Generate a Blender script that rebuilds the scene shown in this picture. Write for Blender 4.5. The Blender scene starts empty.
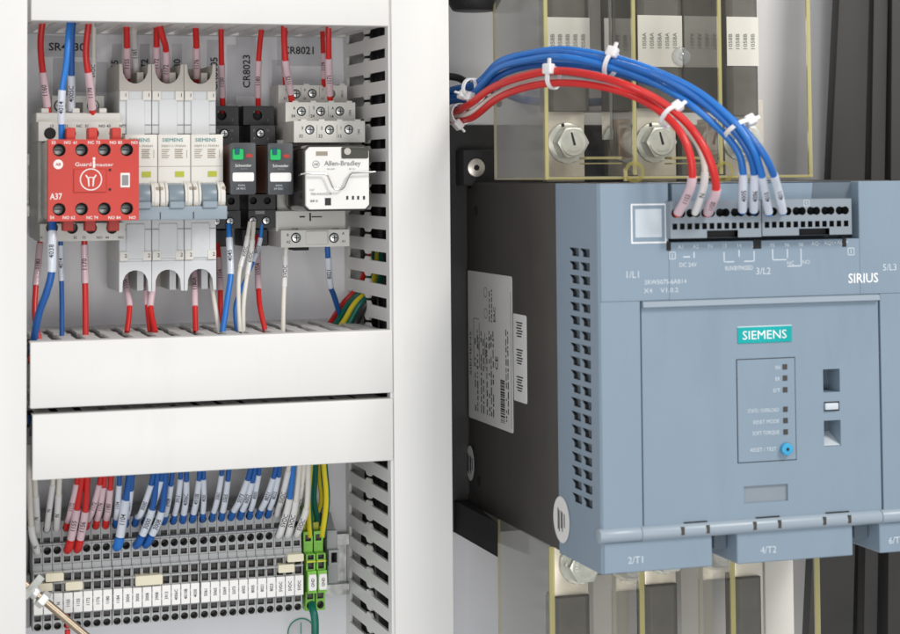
import bpy, bmesh, math, random
from mathutils import Vector, Matrix
from bisect import bisect
random.seed(7)
SC = bpy.context.scene
COL = SC.collection
# ------------------------------------------------------------------ camera
# all builder dimensions are millimetres; x right, d = distance in front of the mounting plate, z up
F_PX, PY0, DCAM = 1907.4814, 82.052, 1100.0
CM = Matrix(((0.9520428850877948, -0.3058563908400398, -0.008137145446213263),
             (0.006787486078869471, 0.047701055765383006, -0.9988385952252731),
             (0.3058893181960383, 0.9508819471738712, 0.04748944674756905)))   # rows: right, down, forward
cam_d = bpy.data.cameras.new('camera'); cam = bpy.data.objects.new('camera', cam_d); COL.objects.link(cam)
SC.camera = cam
rot = Matrix((CM[0], -CM[1], -CM[2])).transposed()
cam.matrix_world = Matrix.Translation((0, -DCAM / 1000, 0)) @ rot.to_4x4()
cam_d.sensor_width = 36.0; cam_d.sensor_fit = 'HORIZONTAL'
cam_d.lens = F_PX / 900 * 36
cam_d.shift_y = -(317 - PY0) / 900
cam_d.clip_start = 0.05; cam_d.clip_end = 50
cam_d.dof.use_dof = True; cam_d.dof.focus_distance = 1.085; cam_d.dof.aperture_fstop = 11
# ------------------------------------------------------------------ world, lamps, exposure
w = bpy.data.worlds.new('World'); SC.world = w; w.use_nodes = True
bg = w.node_tree.nodes['Background']; bg.inputs[0].default_value = (0.93, 0.96, 1.0, 1); bg.inputs[1].default_value = 0.62
def lamp(name, loc, target, sx, sy, power, col):
    l = bpy.data.lights.new(name, 'AREA'); l.shape = 'RECTANGLE'; l.size = sx; l.size_y = sy; l.energy = power; l.color = col
    o = bpy.data.objects.new(name, l); COL.objects.link(o)
    o.location = loc; o.rotation_euler = (Vector(target) - Vector(loc)).to_track_quat('-Z', 'Y').to_euler()
lamp('ceiling_lamp', (0.98, -1.15, 0.92), (0.35, 0, -0.12), 0.36, 0.36, 17, (1.0, 0.965, 0.92))
lamp('front_lamp', (-0.95, -1.8, 0.30), (0.32, 0, -0.1), 1.2, 0.9, 11, (1.0, 0.985, 0.955))
lamp('camera_side_fill', (0.12, -1.45, -0.30), (0.40, 0, -0.20), 0.5, 0.35, 5.0, (1.0, 0.985, 0.96))  # fill light added near the camera to brighten the area below the starter
SC.view_settings.view_transform = 'Standard'; SC.view_settings.look = 'None'
SC.view_settings.gamma = 1; SC.view_settings.exposure = -0.22
SC.render.engine = 'CYCLES'
SC.cycles.use_denoising = True
SC.cycles.max_bounces = 10; SC.cycles.transparent_max_bounces = 16
# ------------------------------------------------------------------ projection helpers
def ray(px, py):
    return CM.transposed() @ Vector(((px - 450) / F_PX, (py - PY0) / F_PX, 1))
def P(px, py, d):
    v = ray(px, py); t = (DCAM - d) / v.y
    return Vector((v.x * t, -d, v.z * t))
def PX(px, py, X):
    v = ray(px, py); t = X / v.x
    return Vector((X, v.y * t - DCAM, v.z * t))
# ------------------------------------------------------------------ materials
def mat(name, col, rough=0.5, metal=0.0, var=0.06, scale=60, bump=0.0, bscale=400, spec=0.5, coat=0.0, sss=0.0, smear=0.0):
    m = bpy.data.materials.new(name); m.use_nodes = True
    nt = m.node_tree; b = nt.nodes['Principled BSDF']
    b.inputs['Roughness'].default_value = rough; b.inputs['Metallic'].default_value = metal
    b.inputs['Specular IOR Level'].default_value = spec
    if coat: b.inputs['Coat Weight'].default_value = coat
    if sss:
        b.inputs['Subsurface Weight'].default_value = sss; b.inputs['Subsurface Radius'].default_value = (.002, .0015, .0015)
    tc = nt.nodes.new('ShaderNodeTexCoord')
    n = nt.nodes.new('ShaderNodeTexNoise'); n.inputs['Scale'].default_value = scale; n.inputs['Detail'].default_value = 5
    nt.links.new(tc.outputs['Object'], n.inputs['Vector'])
    r = nt.nodes.new('ShaderNodeMapRange'); r.inputs[1].default_value = 0.3; r.inputs[2].default_value = 0.7
    r.inputs[3].default_value = 1 - var; r.inputs[4].default_value = 1 + var
    nt.links.new(n.outputs['Fac'], r.inputs[0])
    mx = nt.nodes.new('ShaderNodeVectorMath'); mx.operation = 'SCALE'; mx.inputs[0].default_value = col[:3]
    fac = r.outputs[0]
    if smear:
        mp = nt.nodes.new('ShaderNodeMapping'); mp.inputs['Scale'].default_value = (34, 34, 9); mp.inputs['Rotation'].default_value = (.2, .5, .3)
        n3 = nt.nodes.new('ShaderNodeTexNoise'); n3.inputs['Scale'].default_value = 1.0; n3.inputs['Detail'].default_value = 7; n3.inputs['Roughness'].default_value = .62; n3.inputs['Distortion'].default_value = .6
        nt.links.new(tc.outputs['Object'], mp.inputs[0]); nt.links.new(mp.outputs[0], n3.inputs['Vector'])
        r3 = nt.nodes.new('ShaderNodeMapRange'); r3.inputs[1].default_value = .52; r3.inputs[2].default_value = .72; r3.inputs[3].default_value = 1; r3.inputs[4].default_value = 1 - smear
        nt.links.new(n3.outputs['Fac'], r3.inputs[0])
        vs = nt.nodes.new('ShaderNodeTexVoronoi'); vs.inputs['Scale'].default_value = 210; nt.links.new(tc.outputs['Object'], vs.inputs['Vector'])
        r4 = nt.nodes.new('ShaderNodeMapRange'); r4.inputs[1].default_value = .03; r4.inputs[2].default_value = .07; r4.inputs[3].default_value = 1 + smear * 1.5; r4.inputs[4].default_value = 1
        nt.links.new(vs.outputs['Distance'], r4.inputs[0])
        m3 = nt.nodes.new('ShaderNodeMath'); m3.operation = 'MULTIPLY'; nt.links.new(r.outputs[0], m3.inputs[0]); nt.links.new(r3.outputs[0], m3.inputs[1])
        m4 = nt.nodes.new('ShaderNodeMath'); m4.operation = 'MULTIPLY'; nt.links.new(m3.outputs[0], m4.inputs[0]); nt.links.new(r4.outputs[0], m4.inputs[1]); fac = m4.outputs[0]
    nt.links.new(fac, mx.inputs['Scale']); nt.links.new(mx.outputs[0], b.inputs['Base Color'])
    rr = nt.nodes.new('ShaderNodeMapRange'); rr.inputs[3].default_value = rough - .07; rr.inputs[4].default_value = rough + .07
    nt.links.new(n.outputs['Fac'], rr.inputs[0]); nt.links.new(rr.outputs[0], b.inputs['Roughness'])
    if bump:
        n2 = nt.nodes.new('ShaderNodeTexNoise'); n2.inputs['Scale'].default_value = bscale; n2.inputs['Detail'].default_value = 3
        nt.links.new(tc.outputs['Object'], n2.inputs['Vector'])
        bp = nt.nodes.new('ShaderNodeBump'); bp.inputs['Strength'].default_value = bump; bp.inputs['Distance'].default_value = 0.0004
        nt.links.new(n2.outputs['Fac'], bp.inputs['Height']); nt.links.new(bp.outputs[0], b.inputs['Normal'])
    return m
def clear(name, tint, gloss=0.9, rough=0.05, body=None, body_w=0.0):
    m = bpy.data.materials.new(name); m.use_nodes = True; nt = m.node_tree; nt.nodes.clear()
    o = nt.nodes.new('ShaderNodeOutputMaterial'); t = nt.nodes.new('ShaderNodeBsdfTransparent'); t.inputs[0].default_value = (*tint, 1)
    g = nt.nodes.new('ShaderNodeBsdfGlossy'); g.inputs['Roughness'].default_value = rough
    f = nt.nodes.new('ShaderNodeFresnel'); f.inputs['IOR'].default_value = 1.45
    k = nt.nodes.new('ShaderNodeMath'); k.operation = 'MULTIPLY'; k.inputs[1].default_value = gloss
    nt.links.new(f.outputs[0], k.inputs[0])
    src = t
    if body:
        df = nt.nodes.new('ShaderNodeBsdfDiffuse'); df.inputs[0].default_value = (*body, 1)
        tr = nt.nodes.new('ShaderNodeBsdfTranslucent'); tr.inputs[0].default_value = (*body, 1)
        m0 = nt.nodes.new('ShaderNodeMixShader'); m0.inputs[0].default_value = .5
        nt.links.new(df.outputs[0], m0.inputs[1]); nt.links.new(tr.outputs[0], m0.inputs[2])
        m1 = nt.nodes.new('ShaderNodeMixShader'); m1.inputs[0].default_value = body_w
        nt.links.new(t.outputs[0], m1.inputs[1]); nt.links.new(m0.outputs[0], m1.inputs[2]); src = m1
    mx = nt.nodes.new('ShaderNodeMixShader')
    nt.links.new(k.outputs[0], mx.inputs[0]); nt.links.new(src.outputs[0], mx.inputs[1]); nt.links.new(g.outputs[0], mx.inputs[2])
    nt.links.new(mx.outputs[0], o.inputs[0])
    return m
M = {}
M['pvc'] = mat('white_grey_pvc', (.74, .73, .705), .38, var=.025, scale=25, bump=.05, bscale=900)
M['pvc_cover'] = mat('duct_cover_pvc', (.755, .745, .72), .42, var=.02, scale=7, bump=.08, bscale=700, smear=.045)
M['plate'] = mat('painted_steel_plate', (.78, .78, .81), .33, var=.05, scale=14, bump=.12, bscale=500)
M['device'] = mat('light_grey_device_plastic', (.62, .61, .57), .45, var=.04, bump=.05)
M['mcb'] = mat('off_white_breaker_plastic', (.70, .68, .63), .42, var=.03, bump=.04)
M['mcbcap'] = mat('pale_grey_breaker_cap', (.62, .635, .65), .42, var=.03, bump=.04)
M['mcbrim'] = mat('beige_grey_breaker_rim', (.50, .47, .42), .5, var=.05, bump=.05)
M['toggle'] = mat('slate_toggle_plastic', (.20, .25, .29), .35, var=.05)
M['bluegrey'] = mat('slate_blue_handle_tie', (.27, .33, .38), .45, var=.05)
M['red'] = mat('red_device_plastic', (.54, .04, .026), .42, var=.05, bump=.08, smear=.1)
M['red_dk'] = mat('red_inner_plastic', (.42, .03, .022), .5, var=.06)
M['black'] = mat('black_plastic', (.022, .022, .024), .45, var=.15, bump=.06)
M['dark'] = mat('dark_part_and_recess_shade', (.012, .012, .013), .7, var=.1)  # near-black for dark parts; also stands in for shade in holes and gaps
M['charcoal'] = mat('charcoal_relay_plastic', (.055, .06, .066), .45, var=.1, bump=.05)
M['green_led'] = mat('green_button_plastic', (.01, .50, .13), .35)
M['teal_btn'] = mat('dark_teal_button', (.0, .10, .14), .4)
M['white'] = mat('white_print_plastic', (.80, .79, .76), .45, var=.02)
M['sticker'] = mat('white_sticker', (.80, .79, .77), .4, var=.03, scale=40)
M['clearfilm'] = clear('clear_label_tape', (1, 1, 1), 1.0, .22, (.85, .85, .86), .22)
M['steel_dk'] = mat('dull_dark_screw', (.16, .165, .16), .38, 1.0, var=.3, scale=400)
M['steel'] = mat('zinc_screw_metal', (.55, .56, .55), .32, 1.0, var=.2, scale=300)
M['zinc'] = mat('bright_zinc_bolt', (.80, .82, .79), .36, .5, var=.08, scale=160, bump=.06, bscale=500)
M['tin'] = mat('tinned_copper_bar', (.80, .75, .67), .34, .6, var=.12, scale=80, bump=.1)
M['copper'] = mat('copper_reflection', (.62, .40, .28), .35, .8, var=.15)
M['lug'] = mat('dark_grey_heat_shrink', (.155, .148, .14), .55, var=.15, bump=.2, bscale=250)
M['cable'] = mat('dark_insulation', (.034, .032, .030), .6, var=.12, scale=30, bump=.1)
M['tb'] = mat('grey_terminal_polyamide', (.365, .375, .38), .5, var=.05, bump=.05)
M['tb_in'] = mat('socket_inside_shade', (.14, .135, .13), .6, var=.2)  # darker than the block; shade inside the holes is put into the colour
M['pe'] = mat('green_terminal_polyamide', (.20, .50, .06), .42, var=.25, scale=110)
M['pe_y'] = mat('yellow_terminal_polyamide', (.62, .62, .05), .42, var=.1)
M['cream'] = mat('cream_jumper_plastic', (.70, .65, .50), .45, var=.04)
M['ink'] = mat('black_print', (.02, .02, .022), .6, var=.1)
M['inkbrown'] = mat('grey_brown_print', (.33, .28, .22), .6)
M['inkteal'] = mat('teal_print', (.0, .22, .24), .5)
M['inkgrey'] = mat('grey_print', (.25, .25, .25), .6)
M['teal'] = mat('teal_badge', (.0, .38, .38), .4)
M['lime'] = mat('olive_indicator', (.42, .45, .03), .4)
M['w_red'] = mat('red_wire_insulation', (.60, .018, .016), .36, var=.08)
M['w_blue'] = mat('dark_blue_wire_insulation', (.012, .10, .36), .36, var=.08)
M['w_lblue'] = mat('mid_blue_wire_insulation', (.016, .17, .56), .34, var=.08)
M['w_white'] = mat('white_wire_insulation', (.72, .69, .62), .42, var=.06)
M['w_green'] = mat('green_wire_insulation', (.0, .13, .09), .38)
M['w_yellow'] = mat('yellow_wire_insulation', (.72, .58, .02), .38)
M['w_black'] = mat('black_wire_insulation', (.02, .018, .02), .45)
M['sl_pink'] = mat('pinkish_translucent_sleeve', (.66, .48, .52), .36, var=.05, coat=.3)
M['sl_blue'] = mat('bluish_white_sleeve', (.64, .68, .76), .36, var=.05, coat=.3)
M['sl_white'] = mat('white_sleeve', (.72, .71, .70), .38, var=.05, coat=.3)
M['tie'] = mat('white_nylon_tie', (.80, .79, .79), .35, var=.03, sss=.15)
M['blue'] = mat('blue_grey_enclosure_plastic', (.232, .305, .378), .44, var=.02, scale=20, bump=.16, bscale=1500, smear=.07)
M['blue_bar'] = mat('blue_grey_hinge_plastic', (.31, .37, .425), .36, var=.02)
M['blue_shade'] = mat('shaded_blue_grey_plastic', (.12, .155, .19), .5, var=.03)  # shaded copy of the enclosure blue, for gaps and recesses
M['conn'] = mat('grey_connector_plastic', (.245, .285, .325), .46, var=.03, bump=.05)
M['print'] = mat('pale_grey_print', (.58, .64, .69), .55)
M['wireprint'] = mat('faint_wire_print', (.50, .50, .52), .5)
M['w_mblue'] = mat('blue_wire_insulation', (.013, .125, .44), .36, var=.1)
M['printw'] = mat('bright_white_print', (.86, .87, .88), .5)
M['housing'] = mat('dark_grey_housing', (.056, .050, .044), .55, var=.08, scale=40, bump=.15, bscale=900, smear=.18)
M['blueknob'] = mat('light_blue_button', (.05, .36, .62), .3)
M['clear'] = clear('clear_acrylic_sheet', (.99, .984, .96), .45, .05)
M['clear_wall'] = clear('hazy_acrylic_side', (.985, .98, .965), .3, .12, (.84, .83, .80), .24)  # frosted look, with whitish haze mixed in to brighten the sheet
M['clear_div'] = clear('clear_acrylic_divider', (.985, .98, .96), .3, .06)
M['clearedge'] = clear('yellowish_acrylic_edge', (.97, .94, .72), .6, .12, (.93, .87, .48), .5)
M['clearlens'] = clear('clear_stud_plastic', (.93, .94, .94), 1.0, .08, (.8, .82, .84), .18)
M['relayclear'] = clear('smoky_relay_case', (.60, .60, .56), 1.0, .06, (.30, .30, .27), .35)
M['brass'] = mat('brownish_metal_rod', (.42, .34, .25), .35, .9, var=.1)
M['wirespring'] = mat('steel_spring_wire', (.62, .62, .60), .25, 1.0)
M['greenring'] = mat('green_ring_print', (.03, .25, .15), .5)
M['relayorange'] = mat('brown_coil', (.12, .05, .03), .5)
M['barcode'] = M['ink']
# ------------------------------------------------------------------ mesh builder
ORG = {}
class MB:
    def __init__(s): s.bm = bmesh.new()
    def face(s, vs, m=0):
        try: f = s.bm.faces.new(vs)
        except ValueError: return None
        f.material_index = m; return f
    def v(s, *p): return s.bm.verts.new(Vector(p) if len(p) == 3 else p[0])
    def bevel(s, faces, b, seg):
        es = list({e for f in faces for e in f.edges})
        m = faces[0].material_index
        r = bmesh.ops.bevel(s.bm, geom=es, offset=b, segments=seg, profile=.5, affect='EDGES', clamp_overlap=True)
        for f in r['faces']: f.material_index = m
    def box(s, x0, x1, d0, d1, z0, z1, m=0, bev=0, seg=1):
        if x0 > x1: x0, x1 = x1, x0
        if d0 > d1: d0, d1 = d1, d0
        if z0 > z1: z0, z1 = z1, z0
        a = [s.v(x, -d, z) for x in (x0, x1) for d in (d0, d1) for z in (z0, z1)]
        q = [(0, 1, 3, 2), (4, 6, 7, 5), (0, 4, 5, 1), (2, 3, 7, 6), (0, 2, 6, 4), (1, 5, 7, 3)]
        fs = [s.face([a[i] for i in k], m) for k in q]
        if bev: s.bevel(fs, bev, seg)
        return s
    def prism(s, pts, axis, a, b, m=0, bev=0, seg=1):
        # pts: 2-D outline; axis 'd' -> (x,z) extruded a..b in d; 'x' -> (d,z) extruded in x; 'z' -> (x,d) extruded in z
        def mk(p, t):
            return {'d': (p[0], -t, p[1]), 'x': (t, -p[0], p[1]), 'z': (p[0], -p[1], t)}[axis]
        A = [s.v(*mk(p, a)) for p in pts]; B = [s.v(*mk(p, b)) for p in pts]
        n = len(pts); fs = [s.face(A[::-1], m), s.face(B, m)]
        for i in range(n): fs.append(s.face([A[i], A[(i + 1) % n], B[(i + 1) % n], B[i]], m))
        bmesh.ops.recalc_face_normals(s.bm, faces=fs)
        if bev: s.bevel(fs, bev, seg)
        return s
    def cyl(s, c, ax, r, h, n=16, m=0, r2=None, bev=0):
        # c = centre of the near end, ax = direction, h = length
        ax = Vector(ax).normalized(); c = Vector(c); r2 = r if r2 is None else r2
        u = ax.orthogonal().normalized(); w_ = ax.cross(u)
        A = []; B = []
        for i in range(n):
            t = 2 * math.pi * (i + .5) / n; o = u * math.cos(t) + w_ * math.sin(t)
            A.append(s.bm.verts.new(c + o * r)); B.append(s.bm.verts.new(c + ax * h + o * r2))
        fs = [s.face(A[::-1], m), s.face(B, m)]
        for i in range(n): fs.append(s.face([A[i], A[(i + 1) % n], B[(i + 1) % n], B[i]], m))
        if bev:
            r_ = bmesh.ops.bevel(s.bm, geom=list(fs[1].edges) + list(fs[0].edges), offset=bev, segments=2, profile=.5, affect='EDGES')
            for f in r_['faces']: f.material_index = m
        return s
    def disc(s, c, nrm, r, n=20, m=0, rz=None):
        nrm = Vector(nrm).normalized(); c = Vector(c)
        u = Vector((0, 0, 1)).cross(nrm).normalized(); w_ = nrm.cross(u)
        s.face([s.bm.verts.new(c + u * math.cos(2 * math.pi * i / n) * r + w_ * math.sin(2 * math.pi * i / n) * (rz or r)) for i in range(n)], m)
        return s
    def ring(s, c, nrm, r0, r1, n=24, m=0, a0=0, a1=360):
        nrm = Vector(nrm).normalized(); c = Vector(c)
        u = Vector((0, 0, 1)).cross(nrm).normalized(); w_ = nrm.cross(u); pr = None
        for i in range(n + 1):
            t = math.radians(a0 + (a1 - a0) * i / n); o = u * math.cos(t) + w_ * math.sin(t)
            cur = (s.bm.verts.new(c + o * r0), s.bm.verts.new(c + o * r1))
            if pr: s.face([pr[0], pr[1], cur[1], cur[0]], m)
            pr = cur
        return s
    def tube(s, path, r, n=10, m=0, cap=True, stripe=None):
        fr = frames(path); rings = []
        for i, (p, t, u, w_) in enumerate(fr):
            rad = r[i] if isinstance(r, list) else r
            rings.append([s.bm.verts.new(p + (u * math.cos(2 * math.pi * k / n) + w_ * math.sin(2 * math.pi * k / n)) * rad) for k in range(n)])
        for a, b in zip(rings, rings[1:]):
            for k in range(n):
                mm = m
                if stripe and (k % n) in stripe[0]: mm = stripe[1]
                s.face([a[k], a[(k + 1) % n], b[(k + 1) % n], b[k]], mm)
        if cap:
            s.face(rings[0][::-1], m); s.face(rings[-1], m)
        return s
    def cell(s, quad, poly, depth, m=0, mw=None, mf=None, center=(.5, .5), taper=1.0):
        """flat quad (bl, br, tr, tl) with a recessed star-shaped hole; poly = outline in mm round the hole centre, or ('c', rx, rz)"""
        mw = m if mw is None else mw; mf = mw if mf is None else mf
        bl, br, tr, tl = [Vector(q) for q in quad]
        U = br - bl; V = tl - bl; lu, lv = U.length, V.length; eu = U / lu; ev = V / lv; nn = eu.cross(ev)
        l, r_, b, t = center[0] * lu, (1 - center[0]) * lu, center[1] * lv, (1 - center[1]) * lv
        o = bl + U * center[0] + V * center[1]
        angs = [math.atan2(y, x) for x in (-l, r_) for y in (-b, t)]
        if poly[0] == 'c':
            angs += [2 * math.pi * i / 14 - math.pi for i in range(14)]
            def inner(a):
                rx, rz = poly[1], poly[2]
                k = rx * rz / math.hypot(rz * math.cos(a), rx * math.sin(a)); return k
        else:
            angs += [math.atan2(y, x) for x, y in poly]
            def inner(a):
                best = None; c_, s_ = math.cos(a), math.sin(a)
                for i in range(len(poly)):
                    (x1, y1), (x2, y2) = poly[i], poly[(i + 1) % len(poly)]
                    dx, dy = x2 - x1, y2 - y1; den = c_ * dy - s_ * dx
                    if abs(den) < 1e-9: continue
                    tt = (x1 * dy - y1 * dx) / den; uu = (x1 * s_ - y1 * c_) / den
                    if tt > 0 and -1e-6 <= uu <= 1 + 1e-6: best = tt if best is None else max(best, tt)
                return best or .1
        def outer(a):
            c_, s_ = math.cos(a), math.sin(a); k = []
            if c_ > 1e-9: k.append(r_ / c_)
            if c_ < -1e-9: k.append(-l / c_)
            if s_ > 1e-9: k.append(t / s_)
            if s_ < -1e-9: k.append(-b / s_)
            return min(k)
        aa = []
        for a in sorted(angs):
            if not aa or a - aa[-1] > 1e-4: aa.append(a)
        O = []; I = []; B = []
        for a in aa:
            e = eu * math.cos(a) + ev * math.sin(a)
            O.append(s.bm.verts.new(o + e * outer(a))); ri = inner(a)
            I.append(s.bm.verts.new(o + e * ri)); B.append(s.bm.verts.new(o + e * ri * taper - nn * depth))
        n = len(aa)
        for i in range(n):
            j = (i + 1) % n
            s.face([O[i], O[j], I[j], I[i]], m); s.face([I[i], I[j], B[j], B[i]], mw)
        s.face(B, mf)
        return s
    def quad(s, q, m=0):
        return s.face([s.v(*p) for p in q], m)
    def sub(s, org): 
        bmesh.ops.translate(s.bm, verts=s.bm.verts, vec=-Vector(org)); return s
    def build(s, name, mats, parent=None, org=None, ang=32, smooth=True):
        if parent is not None: org = ORG[parent.name]
        if org is None:
            xs = [v.co for v in s.bm.verts]
            org = Vector(((min(p.x for p in xs) + max(p.x for p in xs)) / 2, (min(p.y for p in xs) + max(p.y for p in xs)) / 2, min(p.z for p in xs)))
        org = Vector(org)
        me = bpy.data.meshes.new(name)
        bmesh.ops.translate(s.bm, verts=s.bm.verts, vec=-org)
        bmesh.ops.scale(s.bm, verts=s.bm.verts, vec=(.001, .001, .001))
        s.bm.to_mesh(me); s.bm.free()
        for m in (mats if isinstance(mats, (list, tuple)) else [mats]): me.materials.append(M[m])
        if smooth:
            me.polygons.foreach_set('use_smooth', [True] * len(me.polygons)); me.set_sharp_from_angle(angle=math.radians(ang))
        o = bpy.data.objects.new(name, me); COL.objects.link(o)
        if parent is not None: o.parent = parent
        else: o.location = org / 1000
        ORG[o.name] = org
        return o
def rrect(x0, x1, z0, z1, r, n=3):
    if x0 > x1: x0, x1 = x1, x0
    if z0 > z1: z0, z1 = z1, z0
    out = []
    for cx, cz, a in ((x1 - r, z1 - r, 0), (x0 + r, z1 - r, 90), (x0 + r, z0 + r, 180), (x1 - r, z0 + r, 270)):
        for i in range(n + 1):
            t = math.radians(a + 90 * i / n); out.append((cx + r * math.cos(t), cz + r * math.sin(t)))
    return out
def frames(path):
    out = []; u = None
    for i, p in enumerate(path):
        t = (path[min(i + 1, len(path) - 1)] - path[max(i - 1, 0)]).normalized()
        if u is None:
            u = Vector((1, 0, 0)); u = (u - t * u.dot(t))
            if u.length < .2: u = Vector((0, 0, 1)) - t * t.z
            u.normalize()
        else:
            u = (u - t * u.dot(t)).normalized()
        out.append((p, t, u, t.cross(u)))
    return out
def tag(o, label, cat, group=None, kind=None):
    if label: o['label'] = label
    if cat: o['category'] = cat
    if group: o['group'] = group
    if kind: o['kind'] = kind
    return o
def thing(name, label, cat, loc, group=None):
    o = bpy.data.objects.new(name, None); COL.objects.link(o); o.empty_display_size = .01
    o.location = Vector(loc) / 1000; ORG[o.name] = Vector(loc)
    return tag(o, label, cat, group)
def structure(o):
    o['kind'] = 'structure'; return o
def dup(root, loc, label, group=None):
    def cp(o, par):
        c = o.copy(); COL.objects.link(c)
        if par: c.parent = par
        for ch in list(o.children): cp(ch, c)
        return c
    r = cp(root, None); r.location = Vector(loc) / 1000; r['label'] = label; ORG[r.name] = Vector(loc)
    if group: r['group'] = group
    return r
def place(me_obj, name, parent, pos, label=None):
    o = bpy.data.objects.new(name, me_obj); COL.objects.link(o); o.parent = parent
    o.location = (Vector(pos) - ORG[parent.name]) / 1000; ORG[o.name] = Vector(pos)
    if label: o['label'] = label
    return o
# ---- lettering
TXT = {}
def text_mesh(s, bold):
    k = (s, bold)
    if k not in TXT:
        c = bpy.data.curves.new('lettering', 'FONT'); c.body = s; c.size = 1.0; c.offset = 0 if 'M' in s else .012 if bold else .005; c.resolution_u = 2
        c.align_x = 'CENTER'; c.align_y = 'CENTER'
        o = bpy.data.objects.new('lettering', c); COL.objects.link(o)
        bpy.context.view_layer.update()
        me = bpy.data.meshes.new_from_object(o.evaluated_get(bpy.context.evaluated_depsgraph_get()))
        if bold and len(s) < 8:
            tb_ = bmesh.new(); tb_.from_mesh(me)
            for q in (.1, .22, .34, .46, .58): bmesh.ops.bisect_plane(tb_, geom=tb_.verts[:] + tb_.edges[:] + tb_.faces[:], plane_co=(0, q - .35, 0), plane_no=(0, 1, 0))
            tb_.to_mesh(me); tb_.free()
        TXT[k] = ([v.co.copy() for v in me.vertices], [tuple(p.vertices) for p in me.polygons])
        bpy.data.meshes.remove(me); bpy.data.objects.remove(o); bpy.data.curves.remove(c)
    return TXT[k]
DIRS = {'front': ((1, 0, 0), (0, 0, 1)), 'up': ((0, 0, 1), (-1, 0, 0)), 'down': ((0, 0, -1), (1, 0, 0)),
        'side_up': ((0, 0, 1), (0, 1, 0)), 'side': ((0, -1, 0), (0, 0, 1))}
def text(s, size, pos, parent, m='ink', ori='front', bold=False, sx=1.0, width=None, name='lettering'):
    """size = capital height in mm; centred on pos"""
    vs, fs = text_mesh(s, bold)
    if not vs: return None
    k = size / .7
    xs = [v.x for v in vs]; ys = [v.y for v in vs]; cx = (min(xs) + max(xs)) / 2; cy = (min(ys) + max(ys)) / 2
    if width: sx = width / ((max(xs) - min(xs)) * k)
    r, u = [Vector(a) for a in DIRS[ori]]; off = Vector(pos) - ORG[parent.name] + r.cross(u) * .12
    me = bpy.data.meshes.new(name)
    me.from_pydata([(off + r * (v.x - cx) * k * sx + u * (v.y - cy) * k) / 1000 for v in vs], [], fs)
    me.materials.append(M[m])
    o = bpy.data.objects.new(name, me); COL.objects.link(o); o.parent = parent; ORG[o.name] = ORG[parent.name]
    return o
# ---- screws
def screw_mesh(r, h=1.2, slot='cross', m='steel'):
    k = ('screw', r, h, slot, m)
    if k in TXT: return TXT[k]
    b = MB(); b.cyl((0, 0, 0), (0, -1, 0), r, h, 16, 0, bev=r * .14)
    if slot == 'hex':
        b.cyl((0, -h + .2, 0), (0, -1, 0), r * .34, .26, 6, 1)
    else: b.box(-r * .62, r * .62, h - .1, h + .06, -r * .11, r * .11, 1)
    if slot == 'cross': b.box(-r * .11, r * .11, h - .1, h + .07, -r * .62, r * .62, 1)
    o = b.build('screw', [m, 'dark'], org=(0, 0, 0)); me = o.data; bpy.data.objects.remove(o); TXT[k] = me
    return me
# ------------------------------------------------------------------ the mounting plate (setting)
b = MB(); b.box(-220, 900, -3, 0, -560, 330, 0)
structure(b.build('mounting_plate', 'plate', org=(0, 0, 0)))
# ------------------------------------------------------------------ wiring ducts
def finger_mesh(axis, t=1.5):
    k = ('finger', axis)
    if k in TXT: return TXT[k]
    o = [(8, -3.6), (44, -3.6), (47, -5.5), (53, -5.5), (56, -3.6), (92, -3.6), (92, 3.6), (56, 3.6), (53, 5.5), (47, 5.5), (44, 3.6), (8, 3.6)]
    b = MB()
    if axis == 'z': b.prism(o, 'x', -t / 2, t / 2, 0)             # (d, z) plate, thin in x: side wall of a vertical duct
    else: b.prism([(max(-4.6, min(4.6, w_)) if abs(w_) > 4 else w_, d) for d, w_ in o], 'z', -t / 2, t / 2, 0)   # (x, d) plate, thin in z: wall of a horizontal duct
    ob = b.build('finger', 'pvc', org=(0, 0, 0)); me = ob.data; bpy.data.objects.remove(ob); TXT[k] = me
    return me
def vduct(x0, x1, z0, z1, label, ov=1.0):
    t = thing('wiring_duct', label, 'cable duct', ((x0 + x1) / 2, 0, z0), 'wiring ducts around the devices')
    b = MB(); b.box(x0, x1, .3, 2.2, z0, z1); b.box(x0, x0 + 1.6, 2.2, 8, z0, z1); b.box(x1 - 1.6, x1, 2.2, 8, z0, z1)
    b.build('channel', 'pvc', t)
    b = MB(); b.box(x0 + ov, x1 + 1.1, 97, 100, z0, z1, 0, .9, 2)
    b.box(x0 - .35, x0 + 1.3, 91.6, 98.2, z0 + .1, z1 - .1, 0, .2); b.box(x1 - .1, x1 + 1.05, 91, 97.5, z0 + .1, z1 - .1, 0)
    b.build('cover', 'pvc_cover', t)
    me = finger_mesh('z'); z = z0 + 5
    while z < z1 - 4:
        for x in (x0 + .8, x1 - .8): place(me, 'finger', t, (x, 0, z))
        z += 12.5
    return t
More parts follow.
